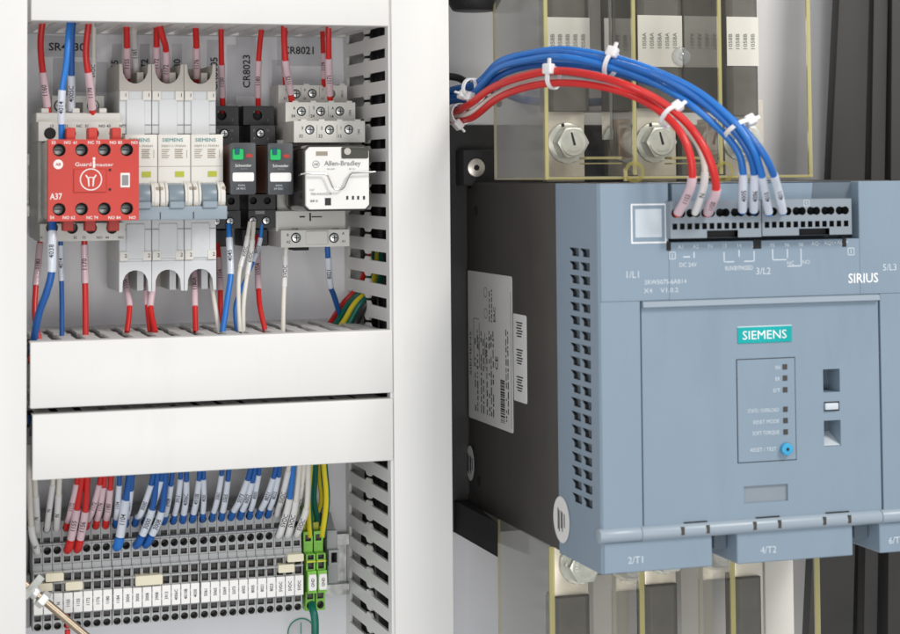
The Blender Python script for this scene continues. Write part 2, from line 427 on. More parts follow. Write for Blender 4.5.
def hduct(x0, x1, z0, z1, label, off=0):
    t = thing('wiring_duct', label, 'cable duct', ((x0 + x1) / 2, 0, z0), 'wiring ducts around the devices')
    b = MB(); b.box(x0, x1, .3, 2.2, z0, z1); b.box(x0, x1, 2.2, 8, z0, z0 + 1.6); b.box(x0, x1, 2.2, 8, z1 - 1.6, z1)
    b.build('channel', 'pvc', t)
    b = MB(); b.box(x0, x1, 97, 100, z0 - .6, z1 + .6, 0, .9, 2)
    b.box(x0 + .1, x1 - .1, 91, 97.5, z0 - .55, z0 + .35, 0); b.box(x0 + .1, x1 - .1, 91, 97.5, z1 - .35, z1 + .55, 0)
    b.build('cover', 'pvc_cover', t)
    me = finger_mesh('x'); x = x0 + 6 + off
    while x < x1 - 4:
        for z in (z0 + .8, z1 - .8): place(me, 'finger', t, (x, 0, z))
        x += 12.5
    return t
XL, XR0, XR1 = 93.2, 287.2, 320.4
vduct(60, 92.2, -420, 260, 'white vertical wiring duct at the far left with plain cover', -1.1)
vduct(XR0, XR1, -420, 260, 'white slotted vertical duct between the small devices and the blue grey starter')
hduct(95.0, 287.0, 80.7, 116, 'white horizontal duct along the top above the breakers')
hduct(95.0, 288.0, -118.2, -85.4, 'upper of the two white horizontal ducts across the middle', 3)
hduct(96.2, 288.0, -154.6, -122.4, 'lower of the two white horizontal ducts, just above the terminal strip', 1)
# ------------------------------------------------------------------ DIN rails
def din(x0, x1, z, label):
    b = MB()
    b.box(x0, x1, .2, 1.6, z - 12.5, z + 12.5); b.box(x0, x1, 1.6, 6.5, z - 12.5, z - 11.3); b.box(x0, x1, 1.6, 6.5, z + 11.3, z + 12.5)
    b.box(x0, x1, 6.5, 7.7, z - 17.5, z - 11.3); b.box(x0, x1, 6.5, 7.7, z + 11.3, z + 17.5)
    tag(b.build('mounting_rail', 'steel'), label, 'rail', 'steel mounting rails')
din(96, 287, -5, 'steel rail carrying contactor, breakers and relays')
din(96, 287, -228, 'steel rail behind the grey terminal strip')
#@@DEVICES
def R4(px0, py0, px1, py1, d):
    ym = (py0 + py1) / 2; xm = (px0 + px1) / 2
    return P(px0, ym, d).x, P(px1, ym, d).x, P(xm, py1, d).z, P(xm, py0, d).z     # x0, x1, z0, z1
def quad_at(x0, x1, z0, z1, d): return [(x0, -d, z0), (x1, -d, z0), (x1, -d, z1), (x0, -d, z1)]
def grid_face(b, xs, zs, d, holes, m=0):
    """front face split at xs, zs; holes[(i, j)] = dict(poly, depth, mw, mf, center)"""
    for i in range(len(xs) - 1):
        for j in range(len(zs) - 1):
            q = quad_at(xs[i], xs[i + 1], zs[j], zs[j + 1], d)
            h = holes.get((i, j))
            if h: b.cell(q, h['poly'], h['depth'], m, h.get('mw'), h.get('mf'), h.get('center', (.5, .5)))
            else: b.quad(q, m)
def block_open(b, x0, x1, d0, d1, z0, z1, m=0):
    """five sides of a box, front left open (closed by a grid face)"""
    a = lambda x, d, z: (x, -d, z)
    b.quad([a(x0, d0, z0), a(x0, d1, z0), a(x0, d1, z1), a(x0, d0, z1)], m); b.quad([a(x1, d1, z0), a(x1, d0, z0), a(x1, d0, z1), a(x1, d1, z1)], m)
    b.quad([a(x0, d0, z1), a(x0, d1, z1), a(x1, d1, z1), a(x1, d0, z1)], m); b.quad([a(x0, d1, z0), a(x0, d0, z0), a(x1, d0, z0), a(x1, d1, z0)], m)
    b.quad([a(x1, d0, z0), a(x0, d0, z0), a(x0, d0, z1), a(x1, d0, z1)], m)
def holed_block(b, x0, x1, d0, d1, z0, z1, centers, r, depth, m=0, mw=1, mf=None):
    """block whose front has one row of round holes at the given x centres"""
    block_open(b, x0, x1, d0, d1, z0, z1, m)
    cs = sorted(centers); xs = [x0] + [(p[0] + q[0]) / 2 for p, q in zip(cs, cs[1:])] + [x1]
    for i, (cx, cz) in enumerate(cs):
        q = quad_at(xs[i], xs[i + 1], z0, z1, d1)
        b.cell(q, ('c', r, r), depth, m, mw, mf, ((cx - xs[i]) / (xs[i + 1] - xs[i]), (cz - z0) / (z1 - z0)))
# ------------------------------------------------------------------ contactor with red auxiliary block
x0, x1, z0, z1 = R4(48, 139.4, 139, 220.8, 95)
t = thing('contactor', 'light grey contactor with red auxiliary contact block at the far left', 'contactor', ((x0 + x1) / 2, 0, z0 - 8))
b = MB()
bx0, bx1, bz0, bz1 = R4(38, 124, 121.5, 242, 66)
b.box(bx0 + 1, bx1 - 1, 8, 56, bz0 + 1, bz1 - 1, 0, .6)
tcs = [P(x, 133.5, 68) for x in (50, 70, 93, 115)]
holed_block(b, bx0, bx1, 30, 68, P(80, 141, 68).z, P(80, 122, 68).z, [(p.x, p.z) for p in tcs], 3.2, 6, 0, 1)
b2x0, b2x1, b2z0, b2z1 = R4(40, 226, 125, 241, 66)
holed_block(b, b2x0, b2x1, 30, 66, P(80, 241, 66).z, P(80, 223.5, 66).z, [(P(x, 228, 66).x, P(x, 228, 66).z) for x in (52, 72, 91, 112)], 3.2, 6, 0, 1)
b.box(bx0 - .6, bx1 + .4, 30, 60, P(80, 123, 60).z, P(80, 113, 60).z, 0, .5)
for x in (45, 76, 103):
    p = P(x, 113, 60); b.box(p.x - 2, p.x + 2, 35, 60, p.z, p.z + 2.5, 0, .3)
b.build('body', ['device', 'tb_in'], t)
q0 = P(52, 118, 38); q1 = P(104, 96, 38); b = MB()
holed_block(b, q0.x, q1.x, 8, 38, q0.z, q1.z, [(P(x, 106, 38).x, P(x, 106, 38).z) for x in (60, 93)], 3.4, 3, 0, 1)
p = P(78, 108, 38); b.box(p.x - 2.6, p.x + 2.6, 37, 38.3, p.z - 3, p.z + 3, 1)
b.build('coil_terminal', ['device', 'tb_in'], t)
for x in (60, 93): place(screw_mesh(3.0), 'screw', t, P(x, 106, 36.4))
for x, s in ((52, '13'), (66, '21'), (79.5, 'NC'), (86.5, '31'), (102, 'NO'), (108.5, '43'), (122.5, 'NO')): text(s, 1.5, P(x, 126, 68.1), t)
for x, s in ((41, '14'), (51, '22'), (75, '32'), (84, '32'), (99.5, 'NO'), (107, '44'), (121, 'NO')): text(s, 1.4, P(x, 237.5, 66.1), t)
b = MB()
b.box(x0 + .4, x1 - 4, 54, 89, z0 + .8, z1 - .8, 0, .8)
for k in range(7): b.box(x0 + .1, x0 + .5, 58 + 0, 88, z0 + 4 + k * 5.6, z0 + 6.2 + k * 5.6, 0)
b.build('auxiliary_core', 'device', t)
b = MB()
block_open(b, x0, x1, 89.2, 95, z0, z1)
sx = [P(x, 180, 95).x for x in (59.2, 81.6, 104.4, 126.8)]
xs = [x0] + [(p + q) / 2 for p, q in zip(sx, sx[1:])] + [x1]
zt, zb = P(93, 150, 95).z, P(93, 209, 95).z
zs = [z0, zb + 5, zt - 5, z1]
H = {}
for i in range(4):
    for j, zc in ((0, zb), (2, zt)):
        H[(i, j)] = dict(poly=('c', 3.35, 3.35), depth=4.6, mw=1, mf=1, center=((sx[i] - xs[i]) / (xs[i + 1] - xs[i]), (zc - zs[j]) / (zs[j + 1] - zs[j])))
grid_face(b, xs, zs, 95, H)
aux = b.build('auxiliary_front', ['red', 'dark'], t)
for x in (70, 92, 115.5):
    p = P(x, 128, 84); b = MB(); b.box(p.x - 2.4, p.x + 2.4, 78, 88, z1 - 1, p.z, 0, .4); b.build('contact_tab', 'red', aux)
    p = P(x - 2, 236, 84); b = MB(); b.box(p.x - 2.8, p.x + 2.8, 78, 86, P(x, 231, 84).z, z0 + 1, 0, .4); b.build('contact_tab', 'red_dk', aux)
for xx in sx:
    for zc in (zb, zt): place(screw_mesh(2.75, 1.2, 'flat', 'steel_dk'), 'screw', t, (xx - .25, -90.6, zc))
b = MB(); a0, a1, c0, c1 = R4(73.4, 169, 106.3, 192.5, 95); b.box(a0, a1, 95, 95.7, c0, c1, 0, .3)
b.build('raised_square', 'red', aux)
for y in (170, 189.5):
    b = MB(); b.cyl(P(109.8, y, 94.9), (0, -1, 0), .75, .25, 10); b.build('pin_hole', 'dark', aux)
b = MB(); a0, a1, c0, c1 = R4(120.3, 173, 129.8, 187.5, 95)
b.box(a0, a1, 95, 95.5, c0, c1, 0, .2); b.box(a0 + .8, a1 - .8, 95.4, 95.8, c0 + 1.1, c1 - 1.1, 1, .2); b.build('window', ['white', 'inkgrey'], aux)
for xs_, y, ss in (((53.5, 67.5, 75, 91, 98, 113, 120, 134.5), 142.6, '53 NO 61 NC 73 NO 83 NO'), ((52, 66, 73, 89.5, 96, 111.5, 118.5, 132.5), 217.6, '54 NO 62 NC 74 NO 84 NO')):
    for x, s in zip(xs_, ss.split()): text(s, 1.55, P(x, y, 95), t, 'white', bold=True)
b = MB(); c = P(58.2, 164.4, 95.12); b.disc(c, (0, -1, 0), 2.5, 24); b.build('logo_disc', 'white', aux)
text('AB', 1.5, P(58.2, 164.4, 95.2), t, 'red', bold=True)
text('Guard', 2.0, P(83.3, 164.3, 95), t, 'white', width=8.4); text('master', 1.7, P(104.2, 165, 95), t, 'white', width=9.6)
b = MB(); c = P(94, 163.5, 95.12); b.box(c.x - .55, c.x + .55, 95, 95.12, c.z - 2.4, c.z + 1.6, 0); b.disc(c + Vector((0, -.02, 2.5)), (0, -1, 0), .75, 12); b.build('figure_mark', 'white', aux)
text('A37', 3.1, P(56, 196.5, 95), t, 'white', bold=True, width=6.2)
b = MB(); c = P(91, 179.5, 95.85); b.ring(c, (0, -1, 0), 5.2, 5.75, 36)
for s in (-1, 1):
    def pt(x, z): return (c.x + s * x, c.y, c.z + z)
    b.quad([pt(.75, -3.6), pt(1.35, -3.6), pt(1.7, .4), pt(.9, .4)]); b.quad([pt(.9, .4), pt(1.7, .4), pt(2.9, 2.0), pt(2.5, 2.6)])
    b.quad([pt(0, .9), pt(1.4, .7), pt(1.4, 1.2), pt(0, 1.3)])
b.build('emblem', 'white', aux)
# ------------------------------------------------------------------ circuit breakers
mx0 = 146.7; mw = 17.55; pitch = 17.85
def z_at(py, d, px=168): return P(px, py, d).z
def make_mcb():
    x0, x1 = mx0, mx0 + mw; xm = (x0 + x1) / 2
    t = thing('circuit_breaker', '', 'circuit breaker', (xm, 0, z_at(291, 54)), 'row of three circuit breakers')
    zc_t, zr_t, zu, zp = z_at(134, 54), z_at(91, 54), z_at(84, 54), z_at(64.5, 54)
    zc_b, zr_b, zl, zq = z_at(218, 54), z_at(261, 54), z_at(269.5, 54), z_at(291, 54)
    b = MB()
    b.box(x0, x1, 6, 48, zr_b - 1, zr_t + 1, 0, .4)
    b.box(x0, x1, 40, 75, z_at(211, 75), z_at(134.5, 75), 0, .6, 2)
    b.box(x0 + .2, x1 - .2, 74, 77.5, z_at(210, 77), z_at(190, 77), 0, .5)
    b.build('body', 'mcb', t)
    # caps with the wire notches
    for top in (1, 0):
        b = MB(); za, zb_, zn, ze = (zc_t, zr_t, zu, zp) if top else (zc_b, zr_b, zl, zq)
        lo, hi = min(za, zb_), max(za, zb_)
        b.box(x0, x1, 30, 54, lo, hi, 0, .35)
        s = 1 if top else -1
        b.box(xm - 5.0, xm + 5.0, 53, 54.9, (hi - 4.6 if top else lo + 1.5) - 0 , (lo - .6 if top else hi - 3), 0, .25)
        b.build('terminal_cap', 'mcbcap', t)
        b = MB(); n = 9
        arc = [(xm + (mw / 2 - 1.6) * math.cos(math.pi * k / n), (zn + (ze - zn) * (1 - abs(math.sin(math.pi * k / n)) ** (.75 if top else .6)))) for k in range(n + 1)]
        out = [(x0, zb_), (x1, zb_), (x1, ze), (x1 - .6, ze)] + arc + [(x0 + .6, ze), (x0, ze)]
        # the notch plate as quads between arc and base so that it stays planar
        pts_o = [(x1, ze)] + [(min(max(a[0], x0), x1), zb_) for a in arc] + [(x0, ze)]
        for dd0, dd1 in ((51.5, 54),):
            colz = [(x1, ze)] + [(x1 - .6, ze)] + arc + [(x0 + .6, ze), (x0, ze)]
            for p, q in zip(colz, colz[1:]):
                if abs(p[0] - q[0]) < 1e-6: continue
                b.prism([(p[0], zb_), (p[0], p[1]), (q[0], q[1]), (q[0], zb_)], 'd', dd0, dd1, 0)
        b.box(x0, x0 + 1.1, 7, 51.5, min(zb_, ze), max(zb_, ze), 0); b.box(x1 - 1.1, x1, 7, 51.5, min(zb_, ze), max(zb_, ze), 0)
        b.box(x0 + 1.1, x1 - 1.1, 7, 12, min(zb_, ze), max(zb_, ze), 1)
        b.box(xm + 2.5, xm + 6, 14, 44, min(zb_, ze), max(zb_, ze) - 4, 0)
        b.build('wire_notch', ['mcbrim' if top else 'mcbcap', 'mcbrim'], t, smooth=False)
        for xx in (x0 + 2.5, x1 - 2.5):
            zz = z_at(95.8, 55) if top else z_at(255.5, 55)
            b = MB(); b.box(xx - 2.35, xx + 2.35, 54, 55.2, zz - 2.6, zz + 2.6, 0, .2)
            g = b.build('number_tag', 'mcb', t); text('1' if top else '2', 2.0, (xx + (.9 if xx < xm else 1.0), -55.3, zz + .3), t)
        b = MB(); zz = z_at(125, 54) if top else z_at(229, 54)
        for sx_ in (-1, 1):
            b.box(xm + sx_ * 4.2, xm + sx_ * 8.7, 54, 54.25, zz - .25, zz + .25, 0); b.box(xm + sx_ * 4.2 - .2, xm + sx_ * 4.2 + .2, 54, 54.25, zz - .25, zz + (-3.6 if top else 3), 0)
        b.build('cap_seam', 'inkgrey', t)
    b = MB(); p0 = z_at(177, 75.2); b.box(xm + .4, xm + 5.2, 74.5, 75.3, p0, z_at(171.5, 75.2), 0); b.build('indicator_window', 'lime', t)
    b = MB(); zz = z_at(166.5, 75.1); b.box(x0 + .3, x1 - .3, 75, 75.1, zz - .12, zz + .12, 0); b.build('label_seam', 'inkbrown', t)
    zz = z_at(197, 77)
    b = MB()
    b.cyl((xm - 4.1, -75, zz), (1, 0, 0), 7.4, 8.2, 28, 0, bev=.3)
    b.box(xm - 4.2, xm + 4.2, 76, 77.6, zz + 5.6, zz + 7.0, 1)
    b.build('toggle', ['toggle', 'mcb'], t)
    for s in (-1, 1):
        b = MB(); o = [(77.4, zz - 7.5), (81, zz - 6), (83.6, zz - 2.5), (83.6, zz + 2.5), (81, zz + 6.5), (77.4, zz + 8)]
        b.prism([(p - .4, q * .97) for p, q in o], 'x', xm + s * 4.5, xm + s * 5.9, 0, .25); b.prism([(p - 1.0, q * 1.02) for p, q in o], 'x', xm + s * 5.9, xm + s * 8.65, 0, .35)
        for q in (-5.2, 4.6): b.box(xm + s * 7.2, xm + s * 8.7, 80, 83.1 - abs(q) * .25, zz + q - .8, zz + q + .8, 1)
        b.build('rocker', ['mcb', 'inkbrown'], t)
    text('SIEMENS', 1.9, (xm - .9, -75.1, z_at(140, 75)), t, 'inkteal', bold=True, width=11.2)
    text('5SJ4111-7HG41', 1.1, (xm - .4, -75.1, z_at(146.2, 75)), t, 'inkbrown', width=13.2)
    b = MB()
    for k in range(5):
        z = z_at(149.6 + k * 2.0, 75); b.box(xm - 6.9, xm - 2.6 - (k % 3) * .7, 75, 75.1, z - .28, z + .2, 0)
        b.box(xm + .2, xm + 4.6 - (k % 2) * .5, 75, 75.1, z - .34, z + .28, 0)
    b.box(xm + 6.6, xm + 6.9, 75, 75.1, z_at(158, 75), z_at(150, 75), 0)
    b.build('fine_print', 'inkbrown', t)
    return t
t = make_mcb(); t['label'] = 'off white circuit breaker half hidden by the red contact block'
l0 = ORG[t.name]
dup(t, l0 + Vector((pitch, 0, 0)), 'off white circuit breaker in the middle of the row of three')
dup(t, l0 + Vector((2 * pitch, 0, 0)), 'off white circuit breaker beside the black relay sockets')
b = MB(); za, zb_ = z_at(220, 82), z_at(206.5, 82); zt = z_at(203.5, 82)
b.box(mx0 - .3, mx0 + 2 * pitch + mw + .6, 77.6, 83, za, zb_, 0, .5, 2)
for k in range(3):
    xm = mx0 + mw / 2 + k * pitch; b.box(xm - 4, xm + 4, 79, 84.2, zb_ - 1.2, zt + 1, 0, .5)
    if k: b.box(xm - pitch / 2 - .2, xm - pitch / 2 + .2, 82.8, 83.3, za + .5, za + 4.2, 1)
tag(b.build('handle_tie', ['bluegrey', 'dark']), 'slate grey bar tying the toggles of the three breakers together', 'handle tie')
# ------------------------------------------------------------------ black relay sockets and slim relays
def socket_():
    x0, x1, z0, z1 = R4(248.5, 226 - 30, 275.5, 228, 45)
    t = thing('relay_socket', 'black relay socket, the right one of two, beside the white relay', 'relay socket', ((x0 + x1) / 2, 0, P(262, 246, 25).z), 'black relay sockets')
    c = lambda px, py, d: (P(px, py, d).x, P(px, py, d).z)
    b = MB()
    b.box(x0 + .5, x1 - .3, 6, 34, P(262, 200, 34).z, P(262, 140, 34).z, 0, .4)
    za, zb_ = P(262, 125, 30).z, P(262, 106, 30).z
    xx0, xx1 = P(243.5, 115, 30).x, P(274, 115, 30).x
    holed_block(b, xx0, xx1, 6, 30, za, zb_, [c(257.5, 115.5, 30)], 2.8, 5)
    xx0, xx1 = P(250.5, 134, 45).x, P(275, 134, 45).x
    holed_block(b, xx0, xx1, 6, 45, P(262, 145, 45).z, P(262, 125.5, 45).z, [c(260.4, 133.5, 45)], 2.7, 3)
    holed_block(b, x0, x1, 6, 45, P(262, 210, 45).z, P(262, 194.5, 45).z, [c(253.3, 200.8, 45), c(267.3, 200.8, 45)], 2.1, 5)
    holed_block(b, x0 - .4, x1 + .2, 6, 47, P(262, 228, 47).z, P(262, 210.5, 47).z, [c(252.8, 220.8, 47), c(266.2, 220.8, 47)], 2.5, 3)
    b.box(x0 - .2, x1 - .2, 6, 26, P(262, 246, 26).z, P(262, 229, 26).z, 0, .5)
    b.build('body', ['black', 'dark'], t)
    for px, py, d in ((260.4, 133.5, 43), (252.8, 220.8, 45), (266.2, 220.8, 45)): place(screw_mesh(2.1), 'screw', t, P(px, py, d))
    for px, py, s in ((254, 130.5, '5'), (268, 130.5, '11'), (254, 138.5, '9'), (268, 139, '1'), (254, 112, '4'), (268, 120, '2')):
        text(s, 1.2, P(px, py, 30.2 if py < 124 else 45.2), t, 'inkgrey')
    b = MB(); x, z = c(260, 212.5, 47.2); b.box(x - 2.6, x + 2.6, 46.9, 47.2, z - .9, z + .9, 0); b.build('print_patch', 'inkgrey', t)
    return t
so = socket_(); dx = P(239, 134, 45).x - P(275, 134, 45).x
dup(so, ORG[so.name] + Vector((dx, 0, 0)), 'black relay socket, the left one of two, against the breakers')
def slim_relay():
    x0, x1, z0, z1 = R4(267.9, 143.3, 293.2, 194.8, 82)
    t = thing('slim_relay', 'charcoal plug-in relay with green button, right one, next to the white relay', 'relay', ((x0 + x1) / 2, 0, z0), 'charcoal plug-in relays')
    b = MB(); b.box(x0 + .6, x1 - .6, 46, 78, z0 + 1, z1 - 1, 0, .4); b.build('coil_case', 'relayorange', t)
    b = MB(); b.prism(rrect(x0, x1, z0, z1, 1.2), 'd', 77, 82, 0, .5, 2); b.build('front', 'charcoal', t)
    b = MB(); a = R4(269.6, 149.4, 280.3, 160.2, 82); b.prism(rrect(a[0], a[1], a[2], a[3], .9), 'd', 81.8, 83.6, 0, .4); g = b.build('test_button', 'green_led', t)
    b = MB(); a = R4(272.6, 148.5, 277, 154.8, 84); b.box(a[0], a[1], 83.4, 84.2, a[2], a[3], 0, .2); b.build('button_slot', 'teal_btn', g)
    b = MB(); a = R4(283.2, 154.4, 289.8, 158, 82); b.prism(rrect(a[0], a[1], a[2], a[3], .8), 'd', 81.9, 82.2, 0); b.build('lamp_window', 'red_dk', t)
    b = MB(); a = R4(269.9, 172.8, 291.2, 181.8, 82); b.prism(rrect(a[0], a[1], a[2], a[3], .9), 'd', 81.9, 82.5, 0, .2); b.build('label_plate', 'sticker', t)
    text('Schneider', 1.5, P(280.7, 165.8, 82.1), t, 'white', width=8.9); text('Electric', .9, P(281.5, 169, 82.1), t, 'inkgrey')
    text('RXM4', 1.0, P(279, 185.6, 82.1), t, 'print'); text('24 VDC', 1.1, P(278.5, 188.8, 82.1), t, 'print')
    return t
sr = slim_relay(); dx2 = P(256, 170, 82).x - P(293.2, 170, 82).x
dup(sr, ORG[sr.name] + Vector((dx2, 0, .3)), 'charcoal plug-in relay with green button, left one, beside the breakers')
# ------------------------------------------------------------------ light grey relay socket, boxed relay
c2 = lambda px, py, d: (P(px, py, d).x, P(px, py, d).z)
t = thing('relay_socket', 'light grey three-tier relay socket under the white faced relay', 'relay socket', (P(320, 246, 0).x, 0, P(320, 246, 40).z))
b = MB()
bx0, bx1 = P(277, 180, 40).x, P(346, 180, 40).x
b.box(bx0, bx1, 6, 40, P(310, 232, 40).z, P(310, 140, 40).z, 0, .5)
tiers = [(278.5, 85.5, 347, 104, 30, ((296, 94), (312.3, 93.5), (331, 94))), (285.6, 102.5, 355.3, 122, 48, ((301.5, 111.5), (320.8, 111.5), (339.8, 111.3))), (294, 121, 365, 142.5, 67, ((309.8, 129.8), (329.6, 129.8), (348.8, 129.6)))]
for k, (a, y0_, e, y1_, d, hs) in enumerate(tiers):
    holed_block(b, P(a, y1_, d).x, P(e, y1_, d).x, 8, d, P(320, y1_, d).z, P(320, y0_, d).z, [c2(x, y, d) for x, y in hs], 2.7, 3, 0, 1)
    for q in range(4):
        p = P(a + 10 + q * 18, y0_, d); b.box(p.x - 1.6, p.x + 1.6, d - 8, d - .4, p.z - .2, p.z + .9, 0)
b.box(P(276, 216, 48).x, P(345.5, 216, 48).x, 8, 48, P(310, 231, 48).z, P(310, 210.5, 48).z, 0, .4)
d = 56; holed_block(b, P(281, 238, d).x, P(349.3, 238, d).x, 8, d, P(315, 247, d).z, P(315, 230, d).z, [c2(296, 237.8, d), c2(334, 237.8, d)], 2.9, 3, 0, 1)
b.build('body', ['device', 'tb_in'], t)
for (a, y0_, e, y1_, d, hs) in tiers:
    for x, y in hs: place(screw_mesh(2.35), 'screw', t, P(x, y, d - 2.2))
for x in (296, 334): place(screw_mesh(2.5), 'screw', t, P(x, 237.8, 53.8))
b = MB(); a = R4(305.8, 231, 327.5, 244.5, 56); b.box(a[0], a[1], 55.9, 57, a[2], a[3], 0, .3); b.build('coil_plate', 'device', t)
b = MB(); a = R4(294, 246.5, 309, 250.5, 40); b.box(a[0], a[1], 20, 40, a[2], a[3], 0, .3); b.build('release_clip', 'dark', t)
b = MB()
for a in ((299.5, 216, 305, 217.6), (309.4, 213, 311, 221), (311.6, 216.2, 322, 217.4)):
    r = R4(*a, 48.1); b.box(r[0], r[1], 48, 48.15, r[2], r[3], 0)
b.build('key_mark', 'ink', t)
for px, py, s, sz in ((285.8, 90, '9', 1.4), (304.8, 90, '8', 1.4), (322.8, 90, '7', 1.4), (285, 98.5, '31', 1.4), (304.5, 98.5, '21', 1.4), (322.5, 98.5, '11', 1.4)): text(s, sz, P(px, py, 30.1), t)
for px, py, s in ((294.3, 108, '6'), (313.8, 108, '5'), (332.6, 108.3, '4'), (293.2, 116, '34'), (312.5, 116, '24'), (331.8, 116.5, '14')): text(s, 1.7, P(px, py, 48.1), t)
for px, py, s in ((302.3, 128, '3'), (321.8, 128, '2'), (341, 128, '1'), (301, 136, '32'), (320.5, 136, '22'), (340, 136, '12')): text(s, 1.7, P(px, py, 67.1), t)
text('NO', 1.4, P(350, 113, 48.1), t, ori='down'); text('NC', 1.4, P(358.7, 132, 67.1), t, ori='down'); text('COM', 1.3, P(342, 94, 30.1), t, ori='down')
b = MB()
for px, y0_, y1_, d in ((301, 87, 97, 30), (319.5, 87, 97, 30), (309.3, 106, 117, 48), (328.3, 106, 117, 48), (317, 125, 138, 67), (336.8, 125, 138, 67)):
    p = P(px, y0_, d); q = P(px, y1_, d); b.box(p.x - .12, p.x + .12, d, d + .12, q.z, p.z, 0)
b.build('divider_line', 'inkgrey', t)
for px, py, s in ((295, 229.2, 'COIL'), (335.5, 229.2, 'COIL')): text(s, 1.3, P(px, py, 48.2), t)
for px, py, s in ((287.8, 235, 'B'), (288.3, 242, 'A2'), (343.2, 233.5, 'A'), (343.4, 241.2, 'A1')): text(s, 1.4, P(px, py, 56.1), t)
# the relay
a0, a1, c0, c1 = R4(305.7, 147, 369.1, 209.3, 92)
rt = thing('boxed_relay', 'square relay with white face and smoky clear case on the grey socket', 'relay', ((a0 + a1) / 2, 0, c0))
def oct_(a0, a1, c0, c1, k): return [(a0 + k, c0), (a1 - k, c0), (a1, c0 + k), (a1, c1 - k), (a1 - k, c1), (a0 + k, c1), (a0, c1 - k), (a0, c0 + k)]
b = MB(); b.prism(oct_(a0 - 1.0, a1 + 1.0, c0 - 1.0, c1 + 1.0, 2.6), 'd', 46, 89.6, 0, .6); b.build('case', 'relayclear', rt)
b = MB(); b.box(a0 + 3, a1 - 4, 47, 80, c0 + 6, c1 - 8, 0, .5); b.box(a0 + 1.5, a1 - 1.5, 47, 56, c0 + 1.5, c1 - 2, 1, .5); b.build('inner_coil', ['relayorange', 'dark'], rt)
b = MB(); b.prism(oct_(a0, a1, c0, c1, 2.2), 'd', 89.7, 92, 0, .3); fp = b.build('face_plate', 'white', rt)
b = MB(); a = R4(341.5, 147, 368.3, 158.5, 92.4); b.prism(rrect(a[0], a[1], a[2], a[3], .8), 'd', 92, 92.5, 0); c = P(347.3, 151.5, 92.6); b.cyl(c, (0, -1, 0), 1.9, .6, 14, 1); b.build('lens', ['relayclear', 'mcbrim'], fp)
b = MB(); a = R4(316, 151.5, 327.6, 155.8, 92.1); b.box(a[0], a[1], 91.9, 92.15, a[2], a[3], 0); b.build('slot_window', 'inkbrown', fp)
text('Allen-Bradley', 2.6, P(342.5, 164, 92.1), rt, 'inkgrey', bold=True, width=20.5)
b = MB(); c = P(316, 164.3, 92.15); b.ring(c, (0, -1, 0), 1.7, 2.0, 20); b.build('logo_ring', 'inkgrey', fp); text('AB', 1.4, P(316, 164.3, 92.1), rt, 'inkgrey', bold=True)
text('10A 250V', .8, P(331, 169, 92.1), rt, 'inkgrey'); text('24V DC', .8, P(352, 169, 92.1), rt, 'inkgrey')
text('CAT', 1.0, P(312, 190, 92.1), rt, 'inkgrey'); text('700-HA33Z24', 1.3, P(321, 194, 92.1), rt, 'inkgrey', width=11.6); text('SER D', 1.2, P(314, 201, 92.1), rt, 'ink')
b = MB()
for px in (347.3, 353, 358.2, 364): a = R4(px - 1, 196, px + 1, 199.6, 92.1); b.box(a[0], a[1], 91.9, 92.2, a[2], a[3], 0)
a = R4(325, 198, 331, 205.4, 92.1); b.box(a[0], a[1], 91.9, 92.2, a[2], a[3], 0); b.build('pin_marks', 'ink', fp)
pth = [P(x, y, 94.6) for x, y in ((301.5, 174.2), (306, 173.4), (325, 173.6), (327.5, 175.5), (332.5, 187), (335, 189.4), (341.8, 189.4), (344.2, 187), (349.5, 175), (352, 173), (368, 172.4), (375, 171.8))]
b = MB(); b.tube(pth, .5, 8); b.tube([P(301.5, 174.2, 94.6), P(299, 175.5, 80), P(297, 177, 45)], .5, 6); b.tube([P(375, 171.8, 94.6), P(372, 172.5, 80), P(366, 174, 45)], .5, 6)
tag(b.build('retaining_clip', 'wirespring'), 'bent steel spring wire clip across the white faced relay', 'clip')
